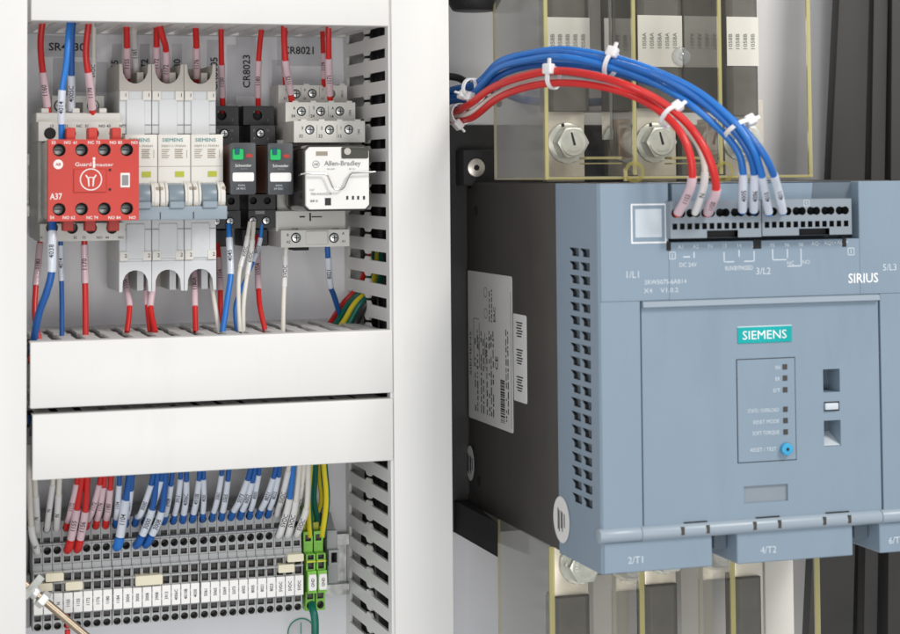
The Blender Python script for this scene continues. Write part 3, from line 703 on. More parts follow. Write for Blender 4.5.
#@@TERMINALS
# ------------------------------------------------------------------ double-level terminal strip
TX0 = P(33.6, 605, 58).x; TX1 = P(304.4, 583, 58).x
NB = 28; gaps = {8: .3, 17: .55}
TP = (TX1 - TX0 - sum(gaps.values())) / NB; TW = TP - .22
tz = lambda y, d, px=263: P(px, y, d).z
SEG = [(508, 522, 48, ('c', 2.1, 2.25), 9), (522, 530.5, 48, 'sq', 4), (530.5, 541, 51, ('c', 2.1, 2.15), 9), (541, 549.5, 51, 'sq', 4), (549.5, 557, 52, None, 0),
       (557.6, 567.5, 54, 'slot', 5), (568.5, 577.5, 54.5, 'slot', 5), (577.5, 598, 55, None, 0), (598, 605.5, 53, 'sq', 3.5), (605.5, 613.5, 53, ('c', 2.05, 2.1), 7)]
def tb_mesh():
    b = MB(); x0, x1 = -TW / 2, TW / 2; z_prev = None
    for (ya, yb, d, kind, dep) in SEG:
        za, zb_ = tz(ya, d), tz(yb, d)
        if z_prev is not None: za = z_prev
        if kind is None: b.box(x0, x1, 8, d, zb_, za, 0, .15)
        else:
            block_open(b, x0, x1, 8, d, zb_, za, 0)
            hw = TW / 2 - .75; hh = (za - zb_) / 2
            poly = kind if isinstance(kind, tuple) else [(-hw, -1.5), (hw, -1.5), (hw, 1.5), (-hw, 1.5)] if kind == 'sq' else [(-hw - .15, -2.0), (hw + .15, -2.0), (hw + .15, 2.0), (-hw - .15, 2.0)]
            if isinstance(kind, tuple): poly = ('c', min(kind[1], hw + .45), min(kind[2], hh - .25))
            else: poly = [(a, max(-hh + .35, min(hh - .35, c))) for a, c in poly]
            b.cell(quad_at(x0, x1, zb_, za, d), poly, dep, 0, 1, 1)
        z_prev = zb_
    for y, d in ((530.5, 52), (557.3, 55.5), (568, 55.8)):
        zz = tz(y, d); b.box(x0, x1, d - 9, d, zz - .35, zz + .45, 0)
    b.box(x0 + .7, x1 - .7, 51.8, 52.4, tz(555, 46.5), tz(552, 46.5), 0)
    return b
TZ = tz(613.5, 53)
tb = tb_mesh().build('terminal_block', ['tb', 'tb_in'], org=(0, 0, TZ)); TBM = tb.data; bpy.data.objects.remove(tb)
mk = MB(); mk.box(-TW / 2 + .1, TW / 2 - .1, 55, 56.6, tz(597.5, 56), tz(577.8, 56), 0, .2)
for zz in (tz(591, 56), tz(584.5, 56)): mk.box(-TW / 2 - .05, -TW / 2 + .25, 54.8, 56.3, zz - .6, zz + .6, 0)
mko = mk.build('marker_tag', 'sticker', org=(0, 0, TZ)); MKM = mko.data; bpy.data.objects.remove(mko)
NUMS = 'N N N 1155 1155 1172 1176 1180 1184 3004 3000 3008 3908 3913 4006C 4010B 4030 5061 5065 5069 5073 6002 8005 8021 8023 5VDC 5VDC 5VDC'.split()
SPECIAL = {0: 'grey terminal block at the left end of the strip under the metal rod', 1: 'grey terminal block marked N, second from left, half under the rod',
           2: 'grey terminal block marked N, just left of the first 1155 block', 3: 'grey terminal block marked 1155, left of its twin', 4: 'grey terminal block marked 1155, right of its twin',
           25: 'grey terminal block marked 5VDC, beside the 8023 block', 26: 'grey terminal block marked 5VDC, middle of the three', 27: 'grey terminal block marked 5VDC, touching the green earth block'}
ORD = 'first second third fourth fifth sixth seventh eighth ninth tenth eleventh'.split()
TBX = []; x = TX0 + TP / 2
for i in range(NB):
    TBX.append(x)
    o = bpy.data.objects.new('terminal_block', TBM); COL.objects.link(o); o.location = (x / 1000, 0, TZ / 1000); ORG[o.name] = Vector((x, 0, TZ))
    tag(o, SPECIAL.get(i) or ('grey terminal block marked ' + NUMS[i] + (', %s left of the first end plate' % ORD[7 - i] if i < 8 else ', %s block after the first end plate' % ORD[i - 8] if i < 17 else ', %s block after the second end plate' % ORD[i - 17])), 'terminal block', 'grey terminal blocks on the lower rail')
    g = place(MKM, 'marker_tag', o, ORG[o.name])
    text(NUMS[i], 1.75, (x, -56.6, (tz(597.5, 56) + tz(577.8, 56)) / 2), g, ori='up', bold=True, sx=.86)
    x += TP + gaps.get(i + 1, 0)
for i, lab in ((8, 'thin grey end plate in the left part of the strip, above the thick blue wire'), (17, 'thin grey end plate near the middle of the strip')):
    b = MB(); xe = TBX[i] - TP / 2 - gaps[i] / 2; b.box(xe - gaps[i] / 2 + .05, xe + gaps[i] / 2 - .05, 8, 51.5, TZ, tz(510, 46), 0, .08)
    tag(b.build('end_plate', 'tb'), lab, 'end plate', 'thin end plates in the strip')
# earth blocks
def pe_block():
    b = MB(); x0, x1 = -TW / 2 - .1, TW / 2 + .1; py = 318
    t_ = lambda y, d: P(py, y, d).z
    seg = [(531, 543.5, 46, 'sq', 4, 0), (543.5, 551.5, 46, None, 0, 0), (551.5, 560, 52, 'slot', 5, 0), (560, 562, 53.5, None, 0, 1), (562, 569.5, 52, 'slot', 5, 0), (569.5, 593, 55, None, 0, 0), (593, 599.5, 50, 'sq', 3.5, 0), (599.5, 610, 50, ('c', 2.0, 2.2), 7, 0)]
    zp = None
    for (ya, yb, d, kind, dep, m) in seg:
        za, zb_ = (zp if zp is not None else t_(ya, d)), t_(yb, d)
        if kind is None: b.box(x0, x1, 8, d, zb_, za, m, .15)
        else:
            block_open(b, x0, x1, 8, d, zb_, za, 0); hw = TW / 2 - .8; hh = (za - zb_) / 2
            poly = ('c', min(kind[1], hw + .4), min(kind[2], hh - .3)) if isinstance(kind, tuple) else [(-hw, -min(1.8, hh - .4)), (hw, -min(1.8, hh - .4)), (hw, min(1.8, hh - .4)), (-hw, min(1.8, hh - .4))]
            b.cell(quad_at(x0, x1, zb_, za, d), poly, dep, 0, 2, 2)
        zp = zb_
    b.box(x0, x1, 8, 36, t_(531, 40), t_(513, 36), 0, .4); b.box(x0 + .8, x1 - .8, 36, 40, t_(531, 40), t_(522, 40), 1, .3)
    return b, t_(610, 50), t_
b, PZ, pt_ = pe_block()
o = b.build('earth_terminal', ['pe', 'pe_y', 'tb_in'], org=(0, 0, PZ)); PEM = o.data; bpy.data.objects.remove(o)
mk = MB(); mk.prism([(-2.0, pt_(590, 56)), (2.0, pt_(590, 56)), (2.3, pt_(587, 56)), (2.3, pt_(577, 56)), (2.0, pt_(574, 56)), (-2.0, pt_(574, 56)), (-2.3, pt_(577, 56)), (-2.3, pt_(587, 56))], 'd', 55, 56.6, 0, .2)
o = mk.build('marker_tag', 'sticker', org=(0, 0, PZ)); PMM = o.data; bpy.data.objects.remove(o)
PEX = [P(312.6, 590, 56).x, P(323, 590, 56).x]
for x, lab in zip(PEX, ('green and yellow earth terminal with a green wire below, left of two', 'green and yellow earth terminal beside the grey end bracket, right of two')):
    o = bpy.data.objects.new('earth_terminal', PEM); COL.objects.link(o); o.location = (x / 1000, 0, PZ / 1000); ORG[o.name] = Vector((x, 0, PZ))
    tag(o, lab, 'terminal block', 'earth terminals'); g = place(PMM, 'marker_tag', o, ORG[o.name]); text('GND', 1.7, (x, -56.6, pt_(582, 56)), g, ori='up', bold=True, sx=.9)
# end brackets
ex0, ex1 = P(328.8, 560, 44).x, P(339.3, 560, 44).x; t_ = lambda y, d: P(334, y, d).z
b = MB(); b.box(ex0, ex1, 8, 40, t_(552, 44), t_(530, 40), 0, .4); b.prism([(8, t_(530, 40)), (38, t_(530, 40)), (28, t_(512, 28)), (8, t_(512, 28))], 'x', ex0, ex1 - .8, 0, .3)
b.cell(quad_at(ex0, ex1, t_(565, 44), t_(550, 44), 44), [(-1.6, -2.8), (1.8, -2.8), (1.8, 2.8), (-1.6, 2.8)], 12, 0, 1, 1); block_open(b, ex0, ex1, 8, 44, t_(565, 44), t_(550, 44), 0)
b.box(ex0, ex1 - .3, 8, 42, t_(583, 42), t_(565, 44), 0, .4); b.prism([(10, t_(583, 30)), (24, t_(583, 30)), (18, t_(590, 24)), (10, t_(590, 24))], 'x', ex0 + 1, ex1 - 1.5, 1)
tag(b.build('end_bracket', ['tb', 'tb_in']), 'grey end bracket at the right of the green earth terminals', 'end bracket')
b = MB(); ex0 = TX0 - 5.2; t_ = lambda y, d: P(30, y, d).z
b.box(ex0, TX0 - .4, 8, 44, t_(628, 44), t_(575, 44), 0, .4); b.box(ex0, TX0 - .4, 8, 34, t_(575, 44), t_(530, 34), 0, .4); b.box(ex0 - .1, ex0 + 2.2, 30, 44.4, t_(592, 44), t_(575, 44), 1)
tag(b.build('end_bracket', ['tb', 'tb_in']), 'grey end bracket at the left end of the terminal strip', 'end bracket')
# cream jumpers
for a, lab in (((45.6, 573.2, 63.6, 581.6), 'cream jumper plug above the first markers, uppermost at the left'), ((36, 583.6, 52.6, 591.4), 'cream jumper plug partly behind the zinc clamp of the rod'), ((65.6, 581.8, 82.8, 590.2), 'cream jumper plug right above the two 1155 markers'),
               ((135.6, 575.4, 162.8, 585.2), 'wide cream jumper plug above the markers 3000 to 3908'), ((287.6, 554.2, 303.8, 561.8), 'cream jumper plug beside the green earth terminal'), ((278.6, 564.6, 294.6, 572.6), 'cream jumper plug just above the 5VDC markers')):
    r = R4(*a, 58); b = MB(); b.prism(rrect(r[0], r[1], r[2], r[3], .6), 'd', 48, 58, 0, .4)
    tag(b.build('jumper_plug', 'cream'), lab, 'jumper', 'cream terminal jumpers')
# ------------------------------------------------------------------ wires
def spline(pts, per=9):
    out = []; n = len(pts); V = [Vector(p) for p in pts]
    for i in range(n - 1):
        p0, p1, p2, p3 = V[max(i - 1, 0)], V[i], V[i + 1], V[min(i + 2, n - 1)]
        for k in range(per):
            t = k / per; out.append(.5 * ((2 * p1) + (p2 - p0) * t + (2 * p0 - 5 * p1 + 4 * p2 - p3) * t * t + (3 * p1 - p0 - 3 * p2 + p3) * t ** 3))
    out.append(V[-1]); return out
def wrap_text(s, size, seg, r, parent, m='ink', sx=1.0):
    vs, fs = text_mesh(s, True); k = size / .7
    xs = [v.x for v in vs]; ys = [v.y for v in vs]; cx = (min(xs) + max(xs)) / 2; cy = (min(ys) + max(ys)) / 2
    L = [0]
    for a, c in zip(seg, seg[1:]): L.append(L[-1] + (c - a).length)
    wd = (max(xs) - min(xs)) * k * sx
    if wd > L[-1] * .9: sx *= L[-1] * .9 / wd
    out = []
    for v in vs:
        s_ = L[-1] / 2 - (v.x - cx) * k * sx; y = (v.y - cy) * k
        i = max(0, min(bisect(L, s_) - 1, len(seg) - 2)); tt = (s_ - L[i]) / max(L[i + 1] - L[i], 1e-6)
        p = seg[i].lerp(seg[i + 1], tt); t = (seg[i + 1] - seg[i]).normalized(); n_ = Vector((-.25, -1, 0)); n_ = (n_ - t * n_.dot(t)).normalized(); l_ = t.cross(n_)
        ph = y / r; out.append((p + (n_ * math.cos(ph) + l_ * math.sin(ph)) * (r + .06) - ORG[parent.name]) / 1000)
    me = bpy.data.meshes.new('lettering'); me.from_pydata(out, [], fs); me.materials.append(M[m])
    o = bpy.data.objects.new('lettering', me); COL.objects.link(o); o.parent = parent; ORG[o.name] = ORG[parent.name]
def wire(label, pts, r, m, sleeves=(), ferrule=None, group=None, stripe=None, name='wire', per=9, n=10):
    """pts = (px, py, d); sleeves = (py0, py1, material, text)"""
    S = spline(pts, per); W = [P(*p) for p in S]
    b = MB(); mats = [m]
    st = None
    if stripe: mats.append(stripe); st = ({0, 1} if n == 10 else {0, 1}, 1)
    b.tube(W, r, n, 0, True, st)
    o = b.build(name, mats, org=W[len(W) // 2], ang=60); tag(o, label, 'wire', group)
    for (ya, yb, sm, s) in sleeves:
        # resample the stretch between the two picture heights
        seg = []
        for (p, q), (a, c) in zip(zip(S, S[1:]), zip(W, W[1:])):
            for k in range(4):
                y = p.y + (q.y - p.y) * k / 4
                if min(ya, yb) <= y <= max(ya, yb): seg.append(a.lerp(c, k / 4))
        if len(seg) < 2: continue
        rs = r * 1.16 + .12
        sb = MB(); sb.tube(seg, rs, 12); so_ = sb.build('marker_sleeve', sm, o, ang=60)
        if s: wrap_text(s, min(2.6, rs * 1.3), seg, rs, so_, sx=.9)
    if ferrule:
        fm, ya = ferrule; seg = [c for p, c in zip(S, W) if p.y >= ya]
        if len(seg) > 2:
            rad = [r * (1.28 - .4 * max(0, (k / (len(seg) - 1)) - .45) / .55) for k in range(len(seg))]; rad[0] = r * 1.2
            fb = MB(); fb.tube(seg, rad, 12); fb.build('ferrule', fm, o, ang=60)
    return o
GU = 'wires dropping from the top duct'; GL = 'wires running down into the middle duct'; GT = 'wires plugged into the terminal strip'
wire('red wire with pink marker sleeve into the left corner of the contactor', [(44, 12, 72), (40.6, 42, 68), (42.7, 72, 62), (49.2, 122, 54)], 1.75, 'w_red', [(72, 108, 'sl_pink', '1160')], group=GU)
wire('mid blue wire with pale sleeve crossing in front, into the red block', [(72, 10, 80), (69, 30, 84), (66, 66, 88), (61.8, 95, 88), (61.6, 140, 82)], 1.65, 'w_lblue', [(90, 124, 'sl_blue', '4014')], group=GU)
wire('dark blue wire with sleeve reading 4005C behind the lighter blue one', [(74, 10, 72), (71.7, 45, 66), (71.7, 122, 54)], 1.7, 'w_blue', [(73, 112, 'sl_blue', '4005C')], group=GU)
wire('red wire with pink sleeve beside the white wire above the contactor', [(90, 14, 74), (86, 52, 72), (89.4, 82, 68), (93.4, 122, 56)], 1.75, 'w_red', [(72, 110, 'sl_pink', '1170')], group=GU)
wire('thin white wire dropping behind a red one to the contactor coil', [(94, 18, 50), (93.5, 70, 42), (93.2, 104, 36)], 1.35, 'w_white', [(56, 84, 'sl_white', '6VDC')], group=GU)
def up(label, pts, r, a, b_, s, m='w_red', sl='sl_pink'): wire(label, pts, r, m, [(a, b_, sl, s)], group=GU)
up('red wire entering the first breaker notch on its left', [(126, 18, 62), (127, 48, 48), (127.2, 90, 34)], 1.75, 46, 78, '1155')
up('grey sleeved wire entering the first breaker notch on its right', [(132, 18, 56), (134.5, 48, 36), (137.5, 90, 28)], 1.6, 30, 82, '1165', 'w_white', 'sl_white')
up('red wire entering the second breaker notch on its left', [(157, 16, 62), (156.5, 45, 48), (157.5, 90, 34)], 1.75, 46, 78, '1172')
up('red wire with a bent top entering the second breaker notch on its right', [(158, 20, 66), (163, 38, 60), (166, 52, 50), (166.4, 92, 36)], 1.75, 50, 86, '1172')
up('red wire entering the third breaker notch', [(195, 18, 62), (196.4, 45, 48), (196.8, 90, 32)], 1.75, 47, 78, '1176')
up('red wire dropping to the left black relay socket, beside the breakers', [(221, 14, 56), (221.4, 60, 42), (222.8, 112, 25)], 1.55, 64, 98, '1150')
up('red wire dropping to the right black relay socket', [(263.5, 14, 58), (259.8, 45, 48), (258, 75, 40), (258.3, 112, 25)], 1.55, 60, 97, '1180')
up('red wire to the left screw of the grey relay socket', [(284, 16, 72), (284.4, 45, 66), (287, 72, 60), (293, 108, 40)], 1.75, 60, 93, '1175')
up('short red wire behind, at the left of the grey relay socket', [(287, 20, 50), (284, 50, 40), (285.5, 90, 24)], 1.4, 58, 76, '1176')
up('red wire to the right screw of the grey relay socket', [(328.5, 16, 72), (328.5, 45, 68), (329, 75, 58), (330.5, 108, 40)], 1.7, 58, 95, '1171')
up('second red wire close behind the one at the right of the relay socket', [(322, 20, 52), (323, 50, 40), (324, 96, 26)], 1.4, 52, 78, '1179')
# below the devices
def dn(label, pts, r, m, a=None, b_=None, s='', sl=None):
    wire(label, pts, r, m, [(a, b_, sl, s)] if sl else [], group=GL)
dn('red wire with pink sleeve at the far left below the contactor', [(41, 232, 50), (38.5, 260, 56), (35.5, 290, 62), (35, 318, 68), (40.5, 345, 74)], 1.5, 'w_red', 244, 286, '1183', 'sl_pink')
dn('thick blue wire with white sleeve reading 4038, curving left', [(52.6, 214, 80), (52, 245, 86), (51.4, 273, 86), (46, 294, 84), (38.5, 315, 80), (32, 350, 74)], 1.95, 'w_blue', 231, 272, '4038', 'sl_blue')
dn('thin blue wire with pale sleeve second below the contactor', [(60.4, 228, 56), (61, 260, 56), (61.8, 300, 56), (61.8, 340, 60)], 1.3, 'w_blue', 245, 281, '4014', 'sl_blue')
dn('straight red wire with pink sleeve right below the contactor', [(84.2, 228, 56), (84.8, 270, 54), (85.4, 300, 54), (85.6, 338, 58)], 1.65, 'w_red', 244, 283, '1170', 'sl_pink')
dn('red wire from the arch of the first breaker', [(122.5, 262, 30), (127, 290, 40), (129.5, 308, 48), (127, 332, 56)], 1.5, 'w_red', 262, 307, '1156', 'sl_pink')
dn('red wire from between first and second breaker, left of the pair', [(144.5, 268, 30), (146, 290, 40), (147.5, 308, 48), (150, 332, 54)], 1.4, 'w_red', 270, 306, '1172', 'sl_pink')
dn('red wire from the arch of the second breaker, right of the pair', [(156, 264, 32), (152.6, 290, 44), (150.6, 308, 50), (155.5, 332, 60)], 1.55, 'w_red', 264, 307, '1173', 'sl_pink')
dn('red wire from the arch of the third breaker', [(194, 264, 34), (194.6, 290, 44), (195, 308, 50), (195.5, 332, 58)], 1.5, 'w_red', 264, 307, '1180A', 'sl_pink')
dn('white wire curving out from the right side of the third breaker', [(209.5, 262, 30), (212.5, 288, 46), (215.5, 308, 56), (219.5, 334, 62)], 1.35, 'w_white')
dn('red wire behind the white one beside the third breaker', [(217, 240, 24), (219.4, 268, 30), (220.4, 300, 40), (219.5, 330, 48)], 1.5, 'w_red', 258, 292, '1156', 'sl_pink')
dn('blue wire from the left black relay socket', [(228.6, 224, 48), (229.4, 240, 50), (230.6, 274, 56), (228, 295, 60), (222.5, 332, 66)], 1.6, 'w_lblue', 238, 275, '4045', 'sl_blue')
dn('white wire from the left screw of the right black socket, front one', [(250, 222, 48), (246, 246, 52), (239.5, 272, 58), (238.6, 300, 62), (240, 332, 66)], 1.2, 'w_white', 236, 268, '6VDC', 'sl_white')
dn('white wire from the right black socket, second from its left', [(254, 222, 48), (251.5, 250, 54), (246.5, 280, 60), (243.6, 306, 64), (243.4, 334, 66)], 1.2, 'w_white', 240, 276, '6VDC', 'sl_white')
dn('thin blue wire looping behind the white pair', [(262, 224, 46), (259, 245, 48), (249, 272, 50), (240, 292, 52), (235, 308, 54), (236.5, 332, 60)], 1.1, 'w_lblue', 238, 262, '8023', 'sl_blue')
dn('red wire with sleeve reading 1155A below the right black socket', [(257, 236, 26), (257.6, 260, 34), (258.6, 292, 46), (260.5, 310, 54), (266, 334, 62)], 1.5, 'w_red', 250, 290, '1155A', 'sl_pink')
dn('white wire from the left coil terminal of the grey socket', [(286.5, 240, 50), (285.5, 262, 52), (283.6, 300, 56), (283, 332, 62)], 1.35, 'w_white', 256, 288, '5VDC', 'sl_white')
dn('blue wire from the right coil terminal of the grey socket', [(327, 238, 50), (328, 258, 48), (330, 284, 40), (334, 296, 32), (341, 318, 24)], 1.55, 'w_blue', 257, 287, '8021', 'sl_blue')
for k, (m, lab) in enumerate((('w_red', 'red wire slanting into the side duct corner'), ('w_green', 'dark green wire in the corner by the side duct'), ('w_yellow', 'yellow wire in the corner by the side duct'), ('w_green', 'green wire right of the yellow one in the duct corner'), ('w_black', 'black wire slanting into the side duct corner'))):
    o_ = k * 6.4
    wire(lab, [(318 + o_, 340, 34 + k * 2), (331 + o_, 322, 26 + k * 4), (343 + o_ * .92, 304, 16 + k * 8), (360 + o_, 284, 20 + k * 6), (372 + o_ * .5, 250, 30 + k * 6)], 1.8, m, group='wires entering the side duct corner')
# terminal strip wires: A = rear row, B = front row
def colx(i): return TBX[i]
def pxy(X, d, z):
    v = CM @ Vector((X, DCAM - d, z)); return 450 + F_PX * v.x / v.z, PY0 + F_PX * v.y / v.z
def tw(label, i, row, top, mid, r, m, sl, s, y_top, ferr):
    """from the duct at picture point top via mid to the hole of terminal i"""
    d = 48 if row == 'A' else 51
    ey = 515 if row == 'A' else 536
    ex, eyy = pxy(TBX[i], d, P(263, ey, d).z)
    fx, fy = pxy(TBX[i], d - 6, P(263, ey + 1.5, d).z)
    mx, my = mid
    if row == 'A': mx = .4 * mx + .6 * (top[0] + (ex - top[0]) * (my - top[1]) / (eyy - top[1]))
    pts = [(top[0], top[1] - 26, 70), (top[0], top[1], 68), (mx, my, d + 11), (ex + (mx - ex) * .3, eyy - 6, d + 4), (ex, eyy + 1, d - .5), (fx, fy + 1.5, d - 7)]
    yf = eyy - (6.5 if row == 'A' else 9.5)
    sl_end = yf if ferr else eyy + 1
    wire(label, pts, r, m, [(y_top, sl_end, sl, s)], (ferr, yf) if ferr else None, GT)
T_ = [
 ('white wire curving at the far left into the front row', 0, 'B', (29, 470), (31.5, 528), 1.5, 'w_white', 'sl_white', 'N', 525, None),
 ('white wire into the first rear hole, behind the far left one', 0, 'A', (35, 480), (37, 512), 1.5, 'w_white', 'sl_white', 'N', 495, None),
 ('white wire into the second rear hole', 1, 'A', (53, 480), (49.5, 506), 1.3, 'w_white', 'sl_white', 'N', 484, None),
 ('white wire into the third rear hole beside the red ones', 2, 'A', (59.5, 478), (58.3, 506), 1.5, 'w_white', 'sl_white', 'N', 494, None),
 ('red wire with grey pink sleeve into the fourth rear hole', 3, 'A', (77.5, 478), (71, 512), 1.35, 'w_red', 'sl_pink', '1172', 483, 'w_red'),
 ('bright red wire into the front row, left of the bright pair', 3, 'B', (81.5, 478), (77, 509), 1.75, 'w_red', 'sl_pink', '1155', 509, 'w_red'),
 ('bright red wire into the front row, right of the bright pair', 4, 'B', (87.3, 477), (85.4, 511), 1.75, 'w_red', 'sl_pink', '1156', 510.5, 'w_red'),
 ('red wire with pink sleeve leaning right into the rear row, first of three', 5, 'A', (100.5, 478), (94.5, 510), 1.35, 'w_red', 'sl_pink', '1172', 484, 'w_red'),
 ('red wire with pink sleeve in the rear row, middle of three', 6, 'A', (104.8, 477), (101.5, 508), 1.35, 'w_red', 'sl_pink', '1176', 486, 'w_red'),
 ('red wire with pink sleeve in the rear row, last of three before the blue', 7, 'A', (111, 476), (109.8, 508), 1.5, 'w_red', 'sl_pink', '1180', 488, 'w_red'),
 ('blue wire with pale sleeve hidden behind the thick blue one, on its left', 8, 'A', (119.5, 478), (118, 508), 1.3, 'w_blue', 'sl_blue', '1104', 484, 'w_blue'),
 ('thick blue wire with white sleeve reading 1104 in the front row', 8, 'B', (130, 472), (126, 500), 2.05, 'w_blue', 'sl_blue', '1104', 499, 'w_lblue'),
 ('blue wire behind the thick blue one, on its right', 9, 'A', (132.5, 476), (130.5, 506), 1.3, 'w_blue', 'sl_blue', '3004', 490, 'w_blue'),
 ('blue wire leaning far right into the rear row near 3000', 10, 'A', (152.5, 478), (145, 512), 1.35, 'w_blue', 'sl_blue', '3000', 484, 'w_blue'),
 ('blue wire slanting to the front row, left one of two', 10, 'B', (157.5, 474), (152, 510), 1.7, 'w_blue', 'sl_blue', '3000', 509, 'w_blue'),
 ('blue wire slanting to the front row, right one of two', 11, 'B', (165.5, 474), (161.8, 511), 1.7, 'w_blue', 'sl_blue', '3008', 511, 'w_blue'),
 ('pale sleeved wire behind the slanting blue pair', 11, 'A', (161.5, 478), (155.5, 510), 1.2, 'w_blue', 'sl_blue', '3008', 480, 'w_blue'),
 ('blue wire just right of the slanting pair', 13, 'A', (172.3, 472), (170, 500), 1.4, 'w_blue', 'sl_blue', '3908', 485, 'w_blue'),
 ('blue wire with grey sleeve, second narrow one after the slanting pair', 14, 'A', (180.8, 473), (180, 500), 1.25, 'w_blue', 'sl_blue', '3913', 478, 'w_blue'),
 ('blue wire with white sleeve, third after the slanting pair', 15, 'A', (186.5, 470), (188.4, 498), 1.45, 'w_blue', 'sl_blue', '4006C', 480, 'w_blue'),
 ('blue wire with white sleeve, fourth after the slanting pair, just before the end plate', 16, 'A', (199.8, 470), (198.6, 498), 1.4, 'w_blue', 'sl_blue', '4010B', 479, 'w_blue'),
 ('blue wire to the first block after the end plate', 17, 'A', (203.8, 471), (205.2, 498), 1.2, 'w_blue', 'sl_blue', '4030', 478, 'w_blue'),
 ('thin blue wire with grey sleeve, second after the middle end plate', 18, 'A', (222, 470), (219.5, 498), 1.25, 'w_blue', 'sl_blue', '5061', 474, 'w_blue'),
 ('blue wire with white sleeve, third after the middle end plate', 19, 'A', (229, 468), (227.3, 496), 1.4, 'w_blue', 'sl_blue', '5065', 480, 'w_blue'),
 ('blue wire leaning right, fourth after the middle end plate', 20, 'A', (251, 467), (244, 498), 1.45, 'w_blue', 'sl_blue', '5073', 479, 'w_blue'),
 ('blue wire close beside the leaning one, fifth after the middle end plate', 21, 'A', (255.5, 466), (250.5, 496), 1.45, 'w_blue', 'sl_blue', '6002', 481, 'w_blue'),
 ('thin blue wire, sixth after the middle end plate', 22, 'A', (259.8, 467), (256.3, 497), 1.2, 'w_blue', 'sl_blue', '8005', 474, 'w_blue'),
 ('blue wire leaning right, last but one before the cream wires', 23, 'A', (276.5, 465), (270.5, 496), 1.45, 'w_blue', 'sl_blue', '8021', 477, 'w_blue'),
 ('blue wire with white sleeve, last before the cream wires', 24, 'A', (280, 466), (276.5, 496), 1.25, 'w_blue', 'sl_blue', '8023', 476, 'w_blue'),
 ('cream white wire into the rear row of the first 5VDC block', 25, 'A', (288.8, 466), (284.5, 496), 1.45, 'w_white', 'sl_white', '5VDC', 470, None),
 ('white and blue wire with white sleeve into the front row, leftmost of three', 25, 'B', (293.5, 464), (289, 502), 1.55, 'w_lblue', 'sl_white', '5VDC', 498, None),
 ('white wire into the front row, middle of the three white ones', 26, 'B', (299.5, 464), (295.8, 502), 1.55, 'w_white', 'sl_white', '5VDC', 500, None),
 ('white wire into the rear row behind the white front ones', 27, 'A', (304, 468), (302, 496), 1.35, 'w_white', 'sl_white', '5VDC', 484, None),
 ('white wire into the front row next to the yellow green wires', 27, 'B', (308.5, 466), (306.8, 506), 1.55, 'w_white', 'sl_white', '5VDC', 508, None),
]
for a in T_: tw(*a)
wire('yellow green earth wire on the left, into the left earth terminal', [(312, 440, 62), (311, 466, 62), (308.8, 500, 54), (310.5, 536, 44)], 1.9, 'w_yellow', stripe='w_green', group='yellow green earth wires')
wire('yellow green earth wire on the right, bulging toward the duct', [(323, 440, 62), (324.4, 466, 62), (326.8, 500, 54), (322.4, 536, 44)], 1.9, 'w_yellow', stripe='w_green', group='yellow green earth wires')
wire('dark green earth wire behind, crossing between the yellow ones', [(315, 440, 56), (315.4, 470, 54), (314, 500, 44), (317.4, 521, 38), (314.5, 532, 34)], 1.6, 'w_green', group='yellow green earth wires')
wire('thin yellow earth wire behind, between the two front ones', [(320, 440, 54), (319, 470, 50), (321.6, 500, 42), (316.2, 518, 36), (322.5, 532, 34)], 1.5, 'w_yellow', stripe='w_green', group='yellow green earth wires')
wire('dark green wire leaving the bottom of the left earth terminal', [(311.2, 601, 44), (312.4, 608, 54), (315, 622, 58), (314.6, 660, 58)], 2.2, 'w_green')
wire('red wire leaving the strip bottom beside the rod', [(66.8, 606, 46), (67.2, 618, 50), (68, 660, 50)], 1.5, 'w_red')
# wires lying in the right vertical duct, seen through its slots
for k, (m, lab) in enumerate((('w_black', 'black wire inside the side duct, rearmost'), ('w_black', 'black wire inside the side duct, rear'), ('w_green', 'dark green wire inside the side duct'), ('w_black', 'black wire inside the side duct, middle'), ('w_red', 'red wire inside the side duct, front'), ('w_black', 'black wire inside the side duct, front'), ('w_black', 'black wire inside the side duct, frontmost'))):
    b = MB(); x = (299 if m == 'w_black' else 306) + (k * 5) % 9; d = 14 + k * 12
    pts = [Vector((x + 2.5 * math.sin(j * 1.3 + k), -d + 3 * math.cos(j * .9 + 2 * k), 140 - j * 46)) for j in range(11)]
    b.tube(spline(pts, 4), 4.4 if m == 'w_black' else 1.9, 8); tag(b.build('duct_wire', m, ang=60), lab + ', seen through slots', 'wire', 'wires lying inside the side duct')
for k, (z, d, m, r_, lab) in enumerate(((-96, 22, 'w_black', 4.5, 'black wire lying inside the upper middle duct, rear'), (-95, 40, 'lug', 4.5, 'grey wire lying inside the upper middle duct, second from rear'), (-97, 58, 'w_red', 2.2, 'red wire lying inside the upper middle duct'), (-95, 66, 'lug', 4.2, 'grey wire lying inside the upper middle duct, nearer the cover'), (-96, 82, 'w_black', 4.8, 'black wire lying inside the upper middle duct, front'),
                                       (-133, 30, 'w_black', 4.6, 'black wire lying inside the lower middle duct, rear'), (-132, 52, 'w_blue', 2.4, 'blue wire lying inside the lower middle duct'), (-133, 74, 'w_black', 4.6, 'black wire lying inside the lower middle duct, front'))):
    b = MB(); b.tube(spline([Vector((98 + j * 23.5, -d + 2.5 * math.sin(j * 1.1 + k), z + 2 * math.cos(j * 1.7 + k))) for j in range(9)], 4), r_, 8)
    tag(b.build('duct_wire', m, ang=60), lab, 'wire', 'wires lying inside the middle ducts')
